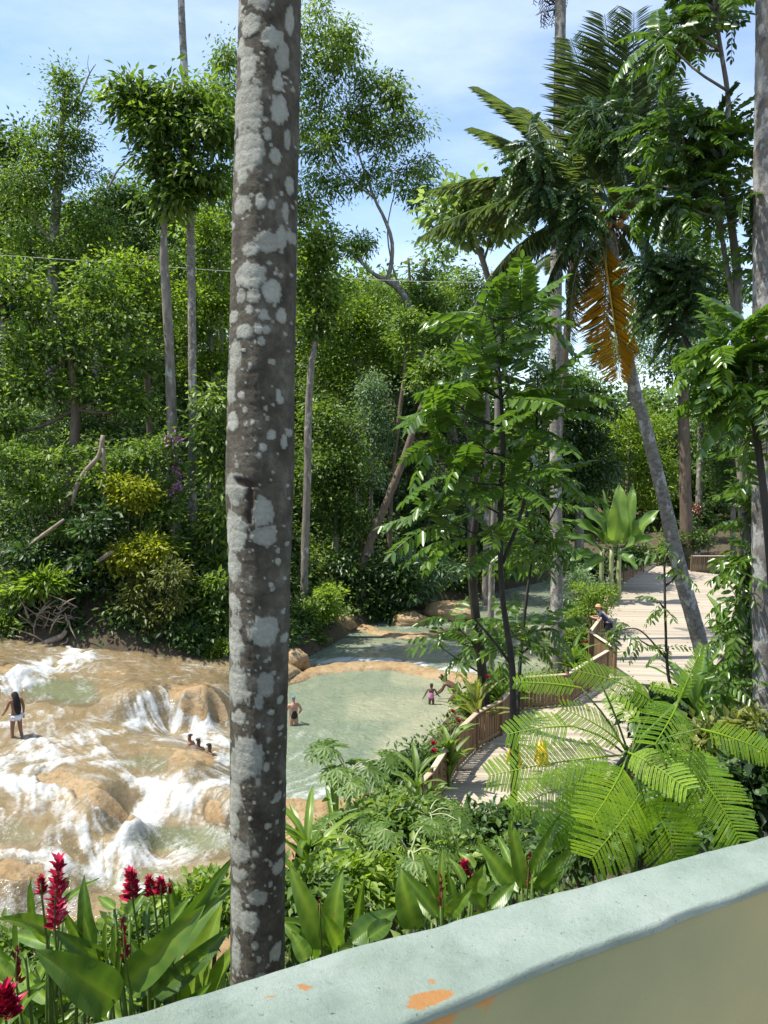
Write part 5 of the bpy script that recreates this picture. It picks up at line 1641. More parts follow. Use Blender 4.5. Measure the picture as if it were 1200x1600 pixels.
for k, s_ in enumerate(sx + backs):
    u, py, rx_, ry_ = s_
    t0 = math.asin(max(-.98, min(.98, u))) if k < len(sx) else u
    dth = (TH - t0 + np.pi) % (2 * np.pi) - np.pi
    scale = math.cos(t0) if k < len(sx) else 1
    m_ = np.abs(PYY - py) < ry_ * 1.8
    if not m_.any(): continue
    du = dth[m_] * HW[m_] / (rx_ / max(scale, .35))
    dv_ = (PYY[m_] - py) / ry_
    r_ = np.hypot(du, dv_) * (1 + .6 * w1[m_] + .45 * w2[m_])
    val = (1 - sstep(.9, 1.02, r_)) * (.72 + .28 * np.sin(k * 7.3) ** 2)
    rim[m_] = np.maximum(rim[m_] * (1 - val), val * (.5 + .5 * np.sin(r_ * 9)) * (r_ > .3))
    li[m_] = np.maximum(li[m_], val)
cenR = np.repeat(cen, ns, 0)
ringy = np.abs(np.sin(PYY / 1600 * 210 + 1.3 * w1)) ** 10
rough_ = -.010 * ringy + (fbm(np.stack([TH * 6, PYY / 30, 0 * TH], 1), 4, 8) - .5) * .035 + (fbm(np.stack([TH * 20, PYY / 6, 0 * TH], 1), 3, 9) - .5) * .02
V = cenR + (V - cenR) * (1 + rough_ + .012 * li)[:, None]
i_ = np.arange(nr - 1)[:, None] * ns
j_ = np.arange(ns)[None]
F = np.stack([i_ + j_, i_ + ns + j_, i_ + ns + (j_ + 1) % ns, i_ + (j_ + 1) % ns], -1).reshape(-1, 4)
m, nt, N, L, b, out = new_mat('lichen_bark')
v = objvec(N, L, (1, 1, .8))
n1 = noise(N, L, 7, 8, .68, v)
r = ramp(N, [(.28, (.020, .018, .012)), (.43, (.056, .046, .029)), (.55, (.098, .084, .058)), (.66, (.16, .147, .113)), (.85, (.20, .195, .16))])
L.new(n1.outputs['Fac'], r.inputs['Fac'])
a1 = N.new('ShaderNodeAttribute'); a1.attribute_name = 'lichen'
a2 = N.new('ShaderNodeAttribute'); a2.attribute_name = 'rim'
n2 = noise(N, L, 40, 6, .7, v)
r2 = ramp(N, [(.3, (.31, .305, .245)), (.7, (.44, .435, .365))])
L.new(n2.outputs['Fac'], r2.inputs['Fac'])
m1 = N.new('ShaderNodeMix'); m1.data_type = 'RGBA'; m1.blend_type = 'MIX'
L.new(a2.outputs['Fac'], m1.inputs[0]); L.new(r2.outputs['Color'], m1.inputs[6]); m1.inputs[7].default_value = (.30, .305, .25, 1)
m2 = N.new('ShaderNodeMix'); m2.data_type = 'RGBA'
L.new(a1.outputs['Fac'], m2.inputs[0]); L.new(r.outputs['Color'], m2.inputs[6]); L.new(m1.outputs[2], m2.inputs[7])
L.new(m2.outputs[2], b.inputs['Base Color'])
b.inputs['Roughness'].default_value = .9
bump(N, L, noise(N, L, 60, 8, .75, v).outputs['Fac'], b, .9, .012)
scar = np.zeros(len(V))
for a_, b_, c_, d_ in [(393, 752, 20, 7), (400, 775, 7, 22), (398, 800, 5, 14)]:
    t0 = math.asin((a_ - 406) / 52)
    q_ = np.hypot((TH - t0) * HW / c_, (PYY - b_ - (TH - t0) * 14) / d_) * (1 + .7 * w1 + .4 * w2)
    scar = np.maximum(scar, 1 - sstep(.7, 1.1, q_))
m3 = N.new('ShaderNodeMix'); m3.data_type = 'RGBA'
a3 = N.new('ShaderNodeAttribute'); a3.attribute_name = 'scar'
L.new(a3.outputs['Fac'], m3.inputs[0]); L.new(m2.outputs[2], m3.inputs[6]); m3.inputs[7].default_value = (.035, .02, .012, 1)
L.new(m3.outputs[2], b.inputs['Base Color'])
V = cenR + (V - cenR) * (1 - .05 * scar)[:, None]
build('trunk', V, F, m, root, {'lichen': li, 'rim': rim, 'scar': scar}, True)
low = gz(base_[0], YT)
build('trunk_base', *tube([[base_[0], YT, low - .3], [base_[0], YT, low + .3], cen[-1] + [0, 0, .02]], [.24, .18, rad[-1] * .995], 14, 24, .06), m, root, smooth=True)
up_ = [cen[0] + [0, 0, -.02], cen[0] + [.15, 0, 4], cen[0] + [.25, 0, 8]]
build('upper_trunk', *tube(up_, [rad[0] * .995, .14, .12], 20, 24, .04), m, root, smooth=True)
for k in range(15):
    a = k * 2.4
    e = random.uniform(-.2, 1.0)
    place_leaf(root, FR[k % 3], np.array(up_[-1]), np.array([math.cos(a) * math.cos(e), math.sin(a) * math.cos(e), math.sin(e)]), (0, 0, 1), .95, 'frond')

# ------------------------------------------------------------------ strap and blade leaves
def blade(base, tip, w, arch=.12, face=(0, -.6, .6), fold=.16, wave=.05, n=14, seed=0, lobe=.55, curl=0.0):
    """a broad leaf blade from base to tip; arch bends it, face is where its upper side looks"""
    base, tip = np.asarray(base, float), np.asarray(tip, float)
    ax = tip - base
    Lg = np.linalg.norm(ax)
    u = ax / Lg
    nn_ = np.asarray(face, float)
    nn_ = norm(nn_ - u * (nn_ @ u))
    sd_ = np.cross(u, nn_)
    s = np.linspace(0, 1, n)
    mid = base + ax * s[:, None] + nn_ * (arch * Lg * 4 * s * (1 - s))[:, None] + sd_ * (curl * Lg * s ** 2)[:, None]
    T = norm(np.gradient(mid, axis=0))
    Nn = norm(nn_ - T * (T @ nn_)[:, None])
    Sd = np.cross(T, Nn)
    wid = w * .5 * np.sin(np.pi * np.clip(s, 0, 1) ** lobe) ** .75
    wid[0], wid[-1] = w * .06, .002
    V, tn = [], []
    for k, q in enumerate((-1, -.55, -.06, .06, .55, 1)):
        edge = abs(q)
        wv = wave * w * np.sin(s * 15 + seed + q * 2) * edge ** 2
        V.append(mid + Sd * (wid * q)[:, None] + Nn * (wid * fold * 2 * edge ** 1.3 + wv - (0.004 if edge < .1 else 0))[:, None])
        tn.append(np.full(n, .92 if edge < .1 else .45) + .1 * np.sin(s * 40 + q * 3))
    V = np.stack(V, 1).reshape(-1, 3)
    return V, grid_faces(6, n), np.stack(tn, 1).ravel()


def ginger(label, leaves, flowers, mat='leaf_ginger', group='red ginger plants behind the parapet', Y=4.3, name='ginger_plant', stem='stem_green'):
    """leaves: (bx, by, tx, ty, width_px[, dYbase, dYtip, tintshift]); flowers: (bx, by, tx, ty, w_px, kind)"""
    b0 = np.mean([PY(q[0], q[1], Y) for q in leaves], 0)
    zg = gz(b0[0], b0[1])
    root = empty(name, (b0[0], b0[1], zg), label, 'plant', group)
    rs = np.random.default_rng(int(abs(b0[0] * 1000)) + len(leaves))
    for k, q in enumerate(leaves):
        dy0 = q[5] if len(q) > 5 else rs.uniform(-.15, .15)
        dy1 = q[6] if len(q) > 6 else dy0 + rs.uniform(-.25, .25)
        ts = q[7] if len(q) > 7 else rs.uniform(-.15, .15)
        a, b_ = PY(q[0], q[1], Y + dy0), PY(q[2], q[3], Y + dy1)
        w = q[4] * mpp(Y) * 1.08
        V, F, t = blade(a, b_, w, rs.uniform(.03, .12), (rs.uniform(-.5, .5), -.7, rs.uniform(.3, .9)), seed=k, curl=rs.uniform(-.05, .05))
        build('leaf', V, F, M[mat], root, {'tint': np.clip(t + ts, 0, 1)}, True)
        g_ = np.array([b0[0] + (a[0] - b0[0]) * .5, b0[1] + rs.uniform(-.1, .1), zg - .05])
        build('stem', *tube([g_, g_ * .5 + a * .5, a + (b_ - a) * .06], [.014, .012, .008], 7, 5), M[stem], root, smooth=True)
    for q in flowers:
        a, b_ = PY(q[0], q[1], Y + (q[6] if len(q) > 6 else -.1)), PY(q[2], q[3], Y + (q[6] if len(q) > 6 else -.1))
        u = norm(b_ - a)
        Lg, w = np.linalg.norm(b_ - a), q[4] * mpp(Y)
        nb_ = 90 if q[5] == 'open' else 46
        t = np.linspace(0, 1, nb_)
        ph = np.arange(nb_) * 2.4
        e1 = norm(np.cross(u, [.2, 1, .1]))
        e2 = np.cross(u, e1)
        rad = np.cos(ph)[:, None] * e1 + np.sin(ph)[:, None] * e2
        sp_ = .95 if q[5] == 'open' else .3
        P = a + u * (t * Lg * .92)[:, None] + rad * (w * .10 * (1 - t * .6))[:, None]
        D = rad * sp_ * (1 - .45 * t)[:, None] + u * .8 + np.array([0, 0, .1])
        Ln = (w * (.62 if q[5] == 'open' else .75) * (1 - .4 * t) + Lg * .05) * rs.uniform(.7, 1.25, nb_)
        D = D + rs.normal(size=(nb_, 3)) * .22
        V, F, k_ = leaf_fan(P, D, rad + u * .2, Ln, Ln * .5, True, -.12, -.12 if q[5] == 'open' else .2)
        fl_ = build('flower', V, F, M['petal_red' if q[5] == 'open' else 'petal_dark'], root)
        build('flower_stalk', *tube([[a[0] * .7 + b0[0] * .3, a[1] + .3, zg], a - u * .1, a + u * Lg * .9], [.008, .006, w * .07], 8, 6), M['stem_green'], root)
    return root


def fill(x, y, n, ln, w, seed, sp=70, up=1.0):
    rs = np.random.default_rng(seed)
    out = []
    for k in range(n):
        a = rs.uniform(-1.15, 1.15)
        l_ = ln * rs.uniform(.7, 1.2)
        bx, by = x + rs.uniform(-sp, sp) * .4, y + rs.uniform(-20, 20)
        out.append((bx, by, bx + math.sin(a) * l_, by - math.cos(a) * l_ * up, w * rs.uniform(.7, 1.2), rs.uniform(.1, .8), rs.uniform(.1, .9)))
    return out


ginger('large ginger with broad dark leaf and tall red flower spike, bottom left',
       [(182, 1565, 52, 1487, 62, -.3, -.5, -.2), (160, 1500, 80, 1458, 30), (85, 1478, 12, 1455, 25), (80, 1455, -6, 1432, 28), (75, 1475, 50, 1370, 22), (145, 1480, 128, 1368, 28, .1, .2, -.25), (92, 1400, 110, 1372, 18, .3, .4), (97, 1412, 154, 1370, 14, .3, .4),
        (127, 1470, 98, 1412, 18), (15, 1592, 75, 1535, 30), (0, 1600, 48, 1545, 26), (20, 1530, -20, 1490, 24), (40, 1500, 28, 1420, 18)] + fill(60, 1570, 14, 90, 26, 1) + fill(40, 1640, 16, 100, 26, 11),
       [(88, 1452, 92, 1338, 26, 'open', -.15), (66, 1398, 64, 1372, 18, 'open', -.1), (28, 1537, 26, 1480, 13, 'bud', -.3), (10, 1590, 5, 1545, 44, 'open', -.5)])
ginger('tall ginger with long arching leaves left against the spotted trunk',
       [(200, 1560, 362, 1328, 40, .3, .5, -.1), (205, 1558, 364, 1376, 46, .2, .5, -.05), (235, 1560, 366, 1452, 38, .1, .5, -.2), (195, 1540, 322, 1415, 54, 0, .1, -.05), (160, 1510, 130, 1427, 18, 0, 0, .25), (168, 1505, 168, 1430, 13, 0, 0, .3), (180, 1512, 186, 1430, 15, 0, 0, .25),
        (188, 1542, 204, 1437, 15, 0, 0, .2), (200, 1430, 233, 1390, 22, .2, .3), (230, 1448, 231, 1409, 14, .1, .2, -.3), (180, 1420, 152, 1403, 16), (290, 1570, 352, 1408, 60, .6, .8, .35), (320, 1580, 372, 1470, 40, .6, .7, .3), (255, 1470, 300, 1400, 26, .5, .6), (275, 1440, 262, 1372, 18, .6, .6)] + fill(250, 1560, 14, 100, 28, 2) + fill(230, 1640, 16, 110, 28, 12),
       [(197, 1497, 191, 1434, 13, 'bud', -.1), (208, 1405, 203, 1360, 26, 'open', .1), (238, 1400, 232, 1372, 22, 'open', .15), (252, 1398, 250, 1374, 20, 'open', .1), (264, 1398, 264, 1382, 10, 'open', .1)])
ginger('pair of upright broad ginger leaves just right of the spotted trunk',
       [(508, 1482, 446, 1356, 42, .2, .3, .15), (520, 1482, 532, 1356, 42, .1, .2, .15), (558, 1450, 567, 1371, 15), (550, 1472, 620, 1420, 42, -.1, .1, -.2), (480, 1500, 455, 1455, 26), (575, 1465, 612, 1440, 26, -.2, 0, -.2), (530, 1480, 500, 1420, 24)] + fill(510, 1490, 10, 80, 24, 3),
       [(500, 1430, 499, 1408, 8, 'bud', 0)], Y=4.6)
ginger('ginger with a dark red bud spike behind the middle of the parapet',
       [(650, 1452, 621, 1356, 40, .1, .2, -.05), (687, 1435, 615, 1348, 24, .2, .3), (691, 1427, 692, 1324, 17, .2, .3, .2), (690, 1410, 656, 1328, 15, .2, .3, .1), (733, 1402, 758, 1352, 32, .2, .3, .1), (725, 1380, 702, 1340, 15), (742, 1356, 717, 1332, 17, .3, .4, .1), (758, 1420, 724, 1391, 26), (700, 1430, 740, 1385, 22)] + fill(690, 1430, 9, 80, 20, 4),
       [(691, 1422, 688, 1364, 9, 'bud', -.1), (727, 1368, 726, 1346, 20, 'open', .3)], Y=5.0)
ginger('ginger with pale-edged upright leaves rising above the parapet, right of centre',
       [(800, 1385, 751, 1315, 30, .1, .2, .05), (818, 1389, 789, 1271, 24, 0, .1, .25), (829, 1372, 874, 1271, 22, .1, .2, .2), (838, 1394, 917, 1308, 28, .1, .2, .15), (767, 1419, 806, 1381, 24), (845, 1390, 880, 1362, 18), (810, 1395, 770, 1370, 20)] + fill(820, 1390, 7, 70, 18, 5),
       [(824, 1387, 827, 1331, 8, 'bud', -.1)], Y=5.2)

# strap-leaved rosettes
def rosette(label, px, py, Y, n, ln, w, seed, mat='leaf_ginger', name='strap_leaf_plant', up=.7, group=None, tint=0, cat='plant', flowers=0):
    rs = np.random.default_rng(seed)
    c = PY(px, py, Y)
    zg = gz(c[0], c[1])
    root = empty(name, (c[0], c[1], zg), label, cat, group)
    build('stem', *tube([[c[0], c[1], zg - .1], c], [.04, .03], 8, 6), M['stem_green'], root)
    for k in range(n):
        a = 2.4 * k + rs.uniform(-.3, .3)
        e = rs.uniform(.35, 1.35) * up
        d = np.array([math.cos(a) * math.cos(e), math.sin(a) * math.cos(e), math.sin(e)])
        l_ = ln * rs.uniform(.7, 1.15)
        cb2 = c - np.array([0, 0, rs.uniform(0, .55) * max(.1, c[2] - zg)])
        V, F, t = blade(cb2 - d * .02, cb2 + d * l_, w, rs.uniform(.08, .2), (0, 0, 1) if e < 1.1 else (math.cos(a + 3.1), math.sin(a + 3.1), .4), n=10, seed=k, lobe=.8)
        build('leaf', V, F, M[mat], root, {'tint': np.clip(t + tint + rs.uniform(-.2, .2), 0, 1)}, True)
    for k in range(flowers):
        a = rs.uniform(0, 6.28)
        q = c + np.array([math.cos(a) * .35, math.sin(a) * .35 - .2, ln * rs.uniform(.5, .9)])
        D = norm(sph(26, rs) * .7 + np.array([0, 0, 1.0]))
        V, F, _ = leaf_fan(q + D * .01, D, sph(26, rs), np.full(26, .10), np.full(26, .035), True)
        build('flower', V, F, M['petal_red'], root)
        build('flower_stalk', *tube([c, q], [.01, .007], 6, 5), M['stem_green'], root)
    return root


rosette('striped strap-leaved plant just right of the spotted trunk above the gingers', 480, 1320, 8.5, 30, .9, .10, 1, tint=.1)
rosette('strap-leaved plant at the pool edge behind the striped one', 525, 1280, 11.5, 28, 1.0, .12, 2, tint=.05)
rosette('strap-leaved plant with red bracts beside the near end of the railing', 652, 1205, 15.6, 24, .9, .15, 3, 'leaf_mid', flowers=2)
rosette('red-tipped bromeliad-like plant hugging the bend of the railing', 702, 1165, 18, 24, .85, .15, 4, 'leaf_mid', flowers=2)
rosette('clump of yellowing strap leaves between pool and railing', 745, 1095, 21, 18, 1.3, .16, 5, 'leaf_olive', flowers=1)
rosette('spiky leaf clump where the slim trunks meet the pool edge', 785, 1070, 22.5, 18, 1.3, .15, 6, 'leaf_mid')
rosette('broad-bladed heliconia clump right of the deck', 1095, 1080, 14.5, 18, 1.5, .28, 7, 'leaf_banana', up=1.0)
rosette('second heliconia clump behind the right-hand trunks', 1140, 1050, 17, 16, 1.8, .3, 8, 'leaf_banana', up=1.0)
rosette('low strap leaves in the shade right of the feathery fronds', 1130, 1240, 8, 16, .6, .09, 9, 'leaf_dark')
rosette('heliconia clump at the deck edge left of the leaning palm', 1050, 1075, 16, 12, 1.0, .2, 10, 'leaf_banana', up=.9)
rosette('strap-leaved clump along the bank below the clipped bush', 895, 1030, 27.5, 18, 1.2, .16, 11, 'leaf_mid', flowers=1)

# papaya-like lobed leaves
def palmate(seed=0):
    r_ = np.random.default_rng(seed)
    P, D, Nn, Ln, Wd = [], [], [], [], []
    for a in np.linspace(-2.3, 2.3, 9):
        l_ = .5 * (1 - .1 * abs(a))
        d = np.array([math.cos(a), math.sin(a), -.2])
        P.append([0, 0, 0]); D.append(d); Ln.append(l_); Wd.append(.10)
        for s_, t_ in ((1, .4), (-1, .4), (1, .62), (-1, .62)):
            P.append(d * l_ * t_)
            D.append([math.cos(a + s_ * .75), math.sin(a + s_ * .75), -.25])
            Ln.append(l_ * .38); Wd.append(.055)
    n = len(P)
    V, F, k = leaf_fan(np.array(P), np.array(D), np.tile([0, 0, 1.0], (n, 1)) + r_.normal(size=(n, 3)) * .1, np.array(Ln), np.array(Wd), True, .05, .15)
    me = mesh_np('leaf', V, F, {'tint': np.full(len(V), .5) + r_.normal(size=n).repeat(k) * .1})
    me.materials.append(M['leaf_mid'])
    return me


PAL = [palmate(1), palmate(2)]


def lobed_plant(label, px, py, Y, n, sc, seed):
    rs = np.random.default_rng(seed)
    c = PY(px, py, Y)
    zg = gz(c[0], c[1])
    root = empty('lobed_leaf_plant', (c[0], c[1], zg), label, 'plant', 'lobed-leaf plants on the slope')
    build('trunk', *tube([[c[0], c[1], zg - .2], c], [.05, .03], 10, 7, .1), M['stem_pale'], root, smooth=True)
    for k in range(n):
        a = 2.4 * k
        e = rs.uniform(-.2, .9)
        d = np.array([math.cos(a) * math.cos(e), math.sin(a) * math.cos(e), math.sin(e)])
        t_ = c + d * sc * rs.uniform(.5, .9)
        build('leaf_stalk', *tube([c - [0, 0, .05], (c + t_) / 2 + [0, 0, .05], t_], [.012, .01, .007], 6, 5), M['stem_pale'], root)
        place_leaf(root, PAL[k % 2], t_, d * [1, 1, .2] + np.array([0, 0, -.25]), np.array([0, -.25, 1]) + rs.normal(size=3) * .15, sc * rs.uniform(.8, 1.2))


lobed_plant('tall plant with papaya-like lobed leaves against the pool', 545, 1205, 11.5, 8, .7, 1)
lobed_plant('plant with papaya-like lobed leaves beside the railing end', 668, 1270, 10.5, 6, .6, 2)
lobed_plant('low plant with grey-green lobed leaves above the middle gingers', 640, 1330, 7.5, 5, .5, 3)
lobed_plant('small lobed-leaf plant just right of the striped strap leaves', 530, 1310, 9, 5, .5, 4)

# shrubs of the garden slope
gb = [('dense green shrub on the slope right of the lobed leaves', 10.5, [(600, 1290, 34, 24), (640, 1300, 34, 26), (580, 1320, 34, 26), (620, 1335, 36, 26)], 'leaf_mid', .15),
      ('shrub with bright heart leaves below the lobed plants', 8.0, [(560, 1370, 36, 26), (600, 1390, 36, 26), (530, 1400, 34, 28), (650, 1380, 34, 28)], 'leaf_bright', .12),
      ('dark small-leaved shrub at the near end of the deck', 12.0, [(740, 1300, 34, 22), (780, 1295, 30, 20), (710, 1310, 30, 24), (810, 1310, 30, 24)], 'leaf_dark', .16),
      ('shrub spilling over in front of the deck, left of the fern fronds', 9.5, [(740, 1345, 36, 26), (790, 1345, 34, 24), (700, 1350, 30, 26), (840, 1330, 34, 26)], 'leaf_mid', .13),
      ('green shrub under the feathery fronds at right', 8.5, [(880, 1330, 40, 30), (930, 1310, 40, 36), (980, 1300, 40, 36), (1030, 1290, 40, 36)], 'leaf_dark', .14),
      ('dark leafy shrub above the parapet at the right edge', 7.5, [(1090, 1260, 40, 40), (1150, 1240, 40, 40), (1195, 1215, 36, 40), (1160, 1280, 40, 30)], 'leaf_dark', .15),
      ('shrub with yellowish leaves by the thick palm foot', 9.5, [(1110, 1160, 30, 18), (1150, 1175, 30, 20), (1185, 1150, 26, 26)], 'leaf_olive', .14),
      ('dark green shrub between deck and the leaning palm foot', 15, [(1010, 1110, 24, 14), (1050, 1120, 34, 20), (1090, 1130, 30, 20), (1040, 1150, 36, 18)], 'leaf_dark', .2),
      ('leafy shrub at the near left of the slope under the gingers', 7.0, [(480, 1400, 30, 26), (460, 1440, 30, 30), (500, 1440, 36, 24)], 'leaf_mid', .12),
      ('low shrub over the rocks behind the left gingers', 9.5, [(330, 1400, 40, 16), (290, 1420, 40, 18), (240, 1440, 50, 18), (340, 1440, 40, 24)], 'leaf_bright', .13),
      ('low shrub behind the bottom-left ginger spike', 8.5, [(150, 1480, 50, 20), (80, 1500, 50, 22), (10, 1500, 50, 26), (210, 1470, 40, 18)], 'leaf_mid', .13),
      ('small-leaved shrub at the foot of the railing end', 14.5, [(590, 1255, 26, 14), (620, 1262, 26, 14), (655, 1262, 24, 16)], 'leaf_mid', .16)]
for lb, y_, bl, mt, l_ in gb:
    bush('shrub', lb, y_, bl, mt, ll=l_, lw=.5, dens=16 if y_ < 9 else 9, per=26, rc=.22 if y_ < 10 else .3)

# feathery bipinnate fronds on a slender tree below the terrace
def feathery(base, tip, hw_, up, seed, np_=17, sag=.10):
    r_ = np.random.default_rng(seed)
    ax = tip - base
    Lg = np.linalg.norm(ax)
    u = ax / Lg
    up = norm(np.asarray(up, float) - u * (np.asarray(up, float) @ u))
    sd_ = np.cross(up, u)
    s = np.linspace(0, 1, 16)
    mid = base + ax * s[:, None] + up * (sag * Lg * 4 * s * (1 - s))[:, None]
    parts = [tube(mid, np.linspace(.008, .003, 16), 12, 4, cap=False)]
    P, D, Nn, Ln, tn = [], [], [], [], []
    T = norm(np.gradient(mid, axis=0))
    for k, t in enumerate(np.linspace(.12, 1, np_)):
        p0 = np.array([np.interp(t, s, mid[:, c]) for c in range(3)])
        tt = np.array([np.interp(t, s, T[:, c]) for c in range(3)])
        for sg in (1, -1):
            pl = hw_ * math.sin(.55 + 2.1 * t) ** .8 * r_.uniform(.92, 1.06)
            d = norm(sd_ * sg + tt * r_.uniform(.42, .55))
            m_ = 22
            q = np.linspace(.03, 1, m_)
            c_ = p0 + d * (pl * q)[:, None] - up * (pl * .22 * q ** 2)[:, None]
            dd = norm(d - up * .3)
            perp = norm(np.cross(up, d))
            ta = np.clip(.5 + r_.normal() * .12, 0, 1)
            for s2 in (1, -1):
                P.append(c_)
                D.append(np.tile(perp * s2, (m_, 1)) + d * .55)
                Nn.append(np.tile(up, (m_, 1)) + r_.normal(size=(m_, 3)) * .12)
                Ln.append(np.full(m_, Lg * .88 / np_ * .47) * np.sin(.6 + q * 2.2) ** .5)
                tn.append(np.full(m_, ta))
    P, D, Nn, Ln, tn = map(np.concatenate, (P, D, Nn, Ln, tn))
    V, F, k = leaf_fan(P, D, Nn, Ln, np.full(len(Ln), hw_ * .058), False, .1, .0)
    parts.append((V, F))
    Vv, F2 = merge(parts)
    return Vv, F2, np.concatenate([np.full(len(parts[0][0]), .95), tn.repeat(k)])


YF = 5.2
fr_list = [(1025, 1101, 900, 1048, 30, 0), (908, 1075, 806, 1066, 19, .3), (975, 1165, 880, 1108, 32, .2), (896, 1135, 795, 1147, 34, .1), (975, 1195, 926, 1280, 46, -.5), (1060, 1098, 1097, 1010, 13, .2), (1058, 1101, 1024, 1162, 46, -.4), (1050, 1161, 1155, 1312, 58, -.5),
           (982, 1176, 1072, 1232, 32, -.6), (1095, 1139, 1212, 1182, 27, -.1), (971, 1180, 766, 1212, 40, .1), (1000, 1240, 925, 1340, 56, -.2), (1010, 1240, 1060, 1345, 56, -.1), (930, 1050, 902, 1016, 15, .2), (1070, 1085, 1018, 1072, 12, .3), (960, 1200, 800, 1262, 36, .2),
           (980, 1210, 860, 1310, 46, .2), (1030, 1180, 1120, 1200, 30, .3), (1000, 1130, 950, 1090, 22, .5), (1020, 1200, 1090, 1290, 40, .4), (990, 1200, 1010, 1300, 46, .5), (950, 1230, 880, 1275, 40, .5)]
node = PY(985, 1185, YF + .2)
ff = empty('feathery_tree', (node[0], node[1], gz(node[0], node[1])), 'young tree with bright fern-like fronds spreading above the parapet', 'tree')
build('trunk', *tube([[node[0] + .1, node[1] + .1, gz(node[0], node[1]) - .2], [node[0] + .05, node[1], node[2] - .8], node, PY(1050, 1110, YF + .2), PY(1068, 1075, YF + .2)], [.03, .025, .018, .01, .006], 24, 7, .1), M['stem_green'], ff, smooth=True)
for k, (bx, by, tx, ty, hw_, dy) in enumerate(fr_list):
    a, b_ = PY(bx, by, YF + dy * .4 + .1), PY(tx, ty, YF + dy)
    if np.linalg.norm(a - node) > .05:
        build('stalk', *tube([node, (node + a) / 2 + [0, 0, .04], a], [.009, .008, .006], 8, 5), M['stem_green'], ff)
    V, F, t = feathery(a, b_, hw_ * mpp(YF) * 1.05, (random.uniform(-.25, .25), -.95 + random.uniform(-.25, .25), .75), k, max(10, int(np.hypot(tx - bx, ty - by) / 6.2)))
    build('frond', V, F, M['leaf_fern'], ff, {'tint': np.clip(t + random.uniform(-.05, .4), 0, 1)})

# ------------------------------------------------------------------ banana plant
Yb = 40
cb_ = PY(955, 885, Yb)
ban = empty('banana_plant', (cb_[0], cb_[1], gz(cb_[0], cb_[1])), 'banana plant with big paddle leaves beside the far railing', 'plant')
for k, (dx, dy) in enumerate([(0, 0), (.5, .3), (-.45, .2)]):
    build('stem', *tube([[cb_[0] + dx, cb_[1] + dy, gz(cb_[0], cb_[1]) - .2], [cb_[0] + dx, cb_[1] + dy, cb_[2] + .9]], [.16, .10], 8, 9), M['stem_pale'], ban, smooth=True)
for k, (bx, by, tx, ty, w_, d0, d1, ts) in enumerate([(958, 852, 968, 755, 30, 0, -.2, .35), (972, 850, 990, 757, 22, .3, .4, .0), (950, 850, 898, 790, 28, 0, -.6, .0), (948, 855, 878, 812, 24, -.2, -.8, .1), (985, 850, 1032, 796, 24, .1, -.4, .1), (975, 858, 1028, 842, 20, 0, -.8, -.1),
                                                      (940, 862, 885, 838, 22, 0, -.5, -.2), (935, 868, 888, 878, 18, 0, -.9, -.2), (965, 865, 995, 890, 18, -.3, -1.2, -.1), (945, 870, 905, 900, 18, -.3, -1.0, -.25), (945, 848, 942, 765, 10, .2, .3, 0), (930, 880, 882, 862, 20, .4, 0, -.2), (960, 840, 930, 800, 18, .5, .3, -.1)]):
    a, b_ = PY(bx, by, Yb + d0), PY(tx, ty, Yb + d1)
    V, F, t = blade(a, b_, w_ * mpp(Yb) * 1.05, .12, (0, -.5, .8), n=22, seed=k, lobe=.75, fold=.2, wave=.12)
    build('leaf', V, F, M['leaf_banana'], ban, {'tint': np.clip(t + ts, 0, 1)}, True)

# ------------------------------------------------------------------ wet-floor signs on the deck
M['sign_yellow'] = plain_mat('sign_yellow', (.80, .42, .02), .45, .1, 12)
M['sign_black'] = plain_mat('sign_black', (.03, .03, .03), .5)


def floor_sign(label, px, py, rot):
    p = G(px, py, ZD)
    root = empty('floor_sign', p, label, 'sign', 'yellow floor signs on the deck')
    for s_ in (1, -1):
        o2 = [(-.15, 0), (-.15, .03), (-.105, .60), (.105, .60), (.15, .03), (.15, 0), (.09, 0), (.07, .05), (-.07, .05), (-.09, 0)]
        V = []
        for th_ in (0, .012):
            for x, z in o2:
                yb = s_ * (.17 * (1 - z / .62) + .004 + th_)
                c_, n_ = math.cos(rot), math.sin(rot)
                V.append([p[0] + x * c_ - yb * n_, p[1] + x * n_ + yb * c_, p[2] + z + .005])
        n_ = len(o2)
        Fq = [[i, (i + 1) % n_, (i + 1) % n_ + n_, i + n_] for i in range(n_)]
        quad = [[0, 1, 8, 9], [1, 2, 7, 8], [2, 3, 4, 7], [4, 5, 6, 7]]
        Fq += [[q + n_ for q in f] for f in quad] + [f[::-1] for f in quad]
        pn = build('panel', np.array(V), np.array(Fq), M['sign_yellow'], root)
        W = []
        for x, z in [(-.05, .25), (.05, .25), (0, .36)]:
            yb = s_ * (.17 * (1 - z / .62) + .004 + .0165)
            W.append([p[0] + x * math.cos(rot) - yb * math.sin(rot), p[1] + x * math.sin(rot) + yb * math.cos(rot), p[2] + z + .005])
        build('warning_triangle', np.array(W), np.array([[0, 1, 2]]), M['sign_black'], pn)
    hb = np.array([[p[0] - .06 * math.cos(rot), p[1] - .06 * math.sin(rot), p[2] + .62], [p[0], p[1], p[2] + .68], [p[0] + .06 * math.cos(rot), p[1] + .06 * math.sin(rot), p[2] + .62]])
    build('handle', *tube(hb, [.014, .014, .014], 8, 6), M['sign_yellow'], root)


floor_sign('yellow folding floor sign, left one of the pair, behind the slim trunk', 803, 1197, .4)
floor_sign('yellow folding floor sign, right one of the pair on the deck', 846, 1194, .1)

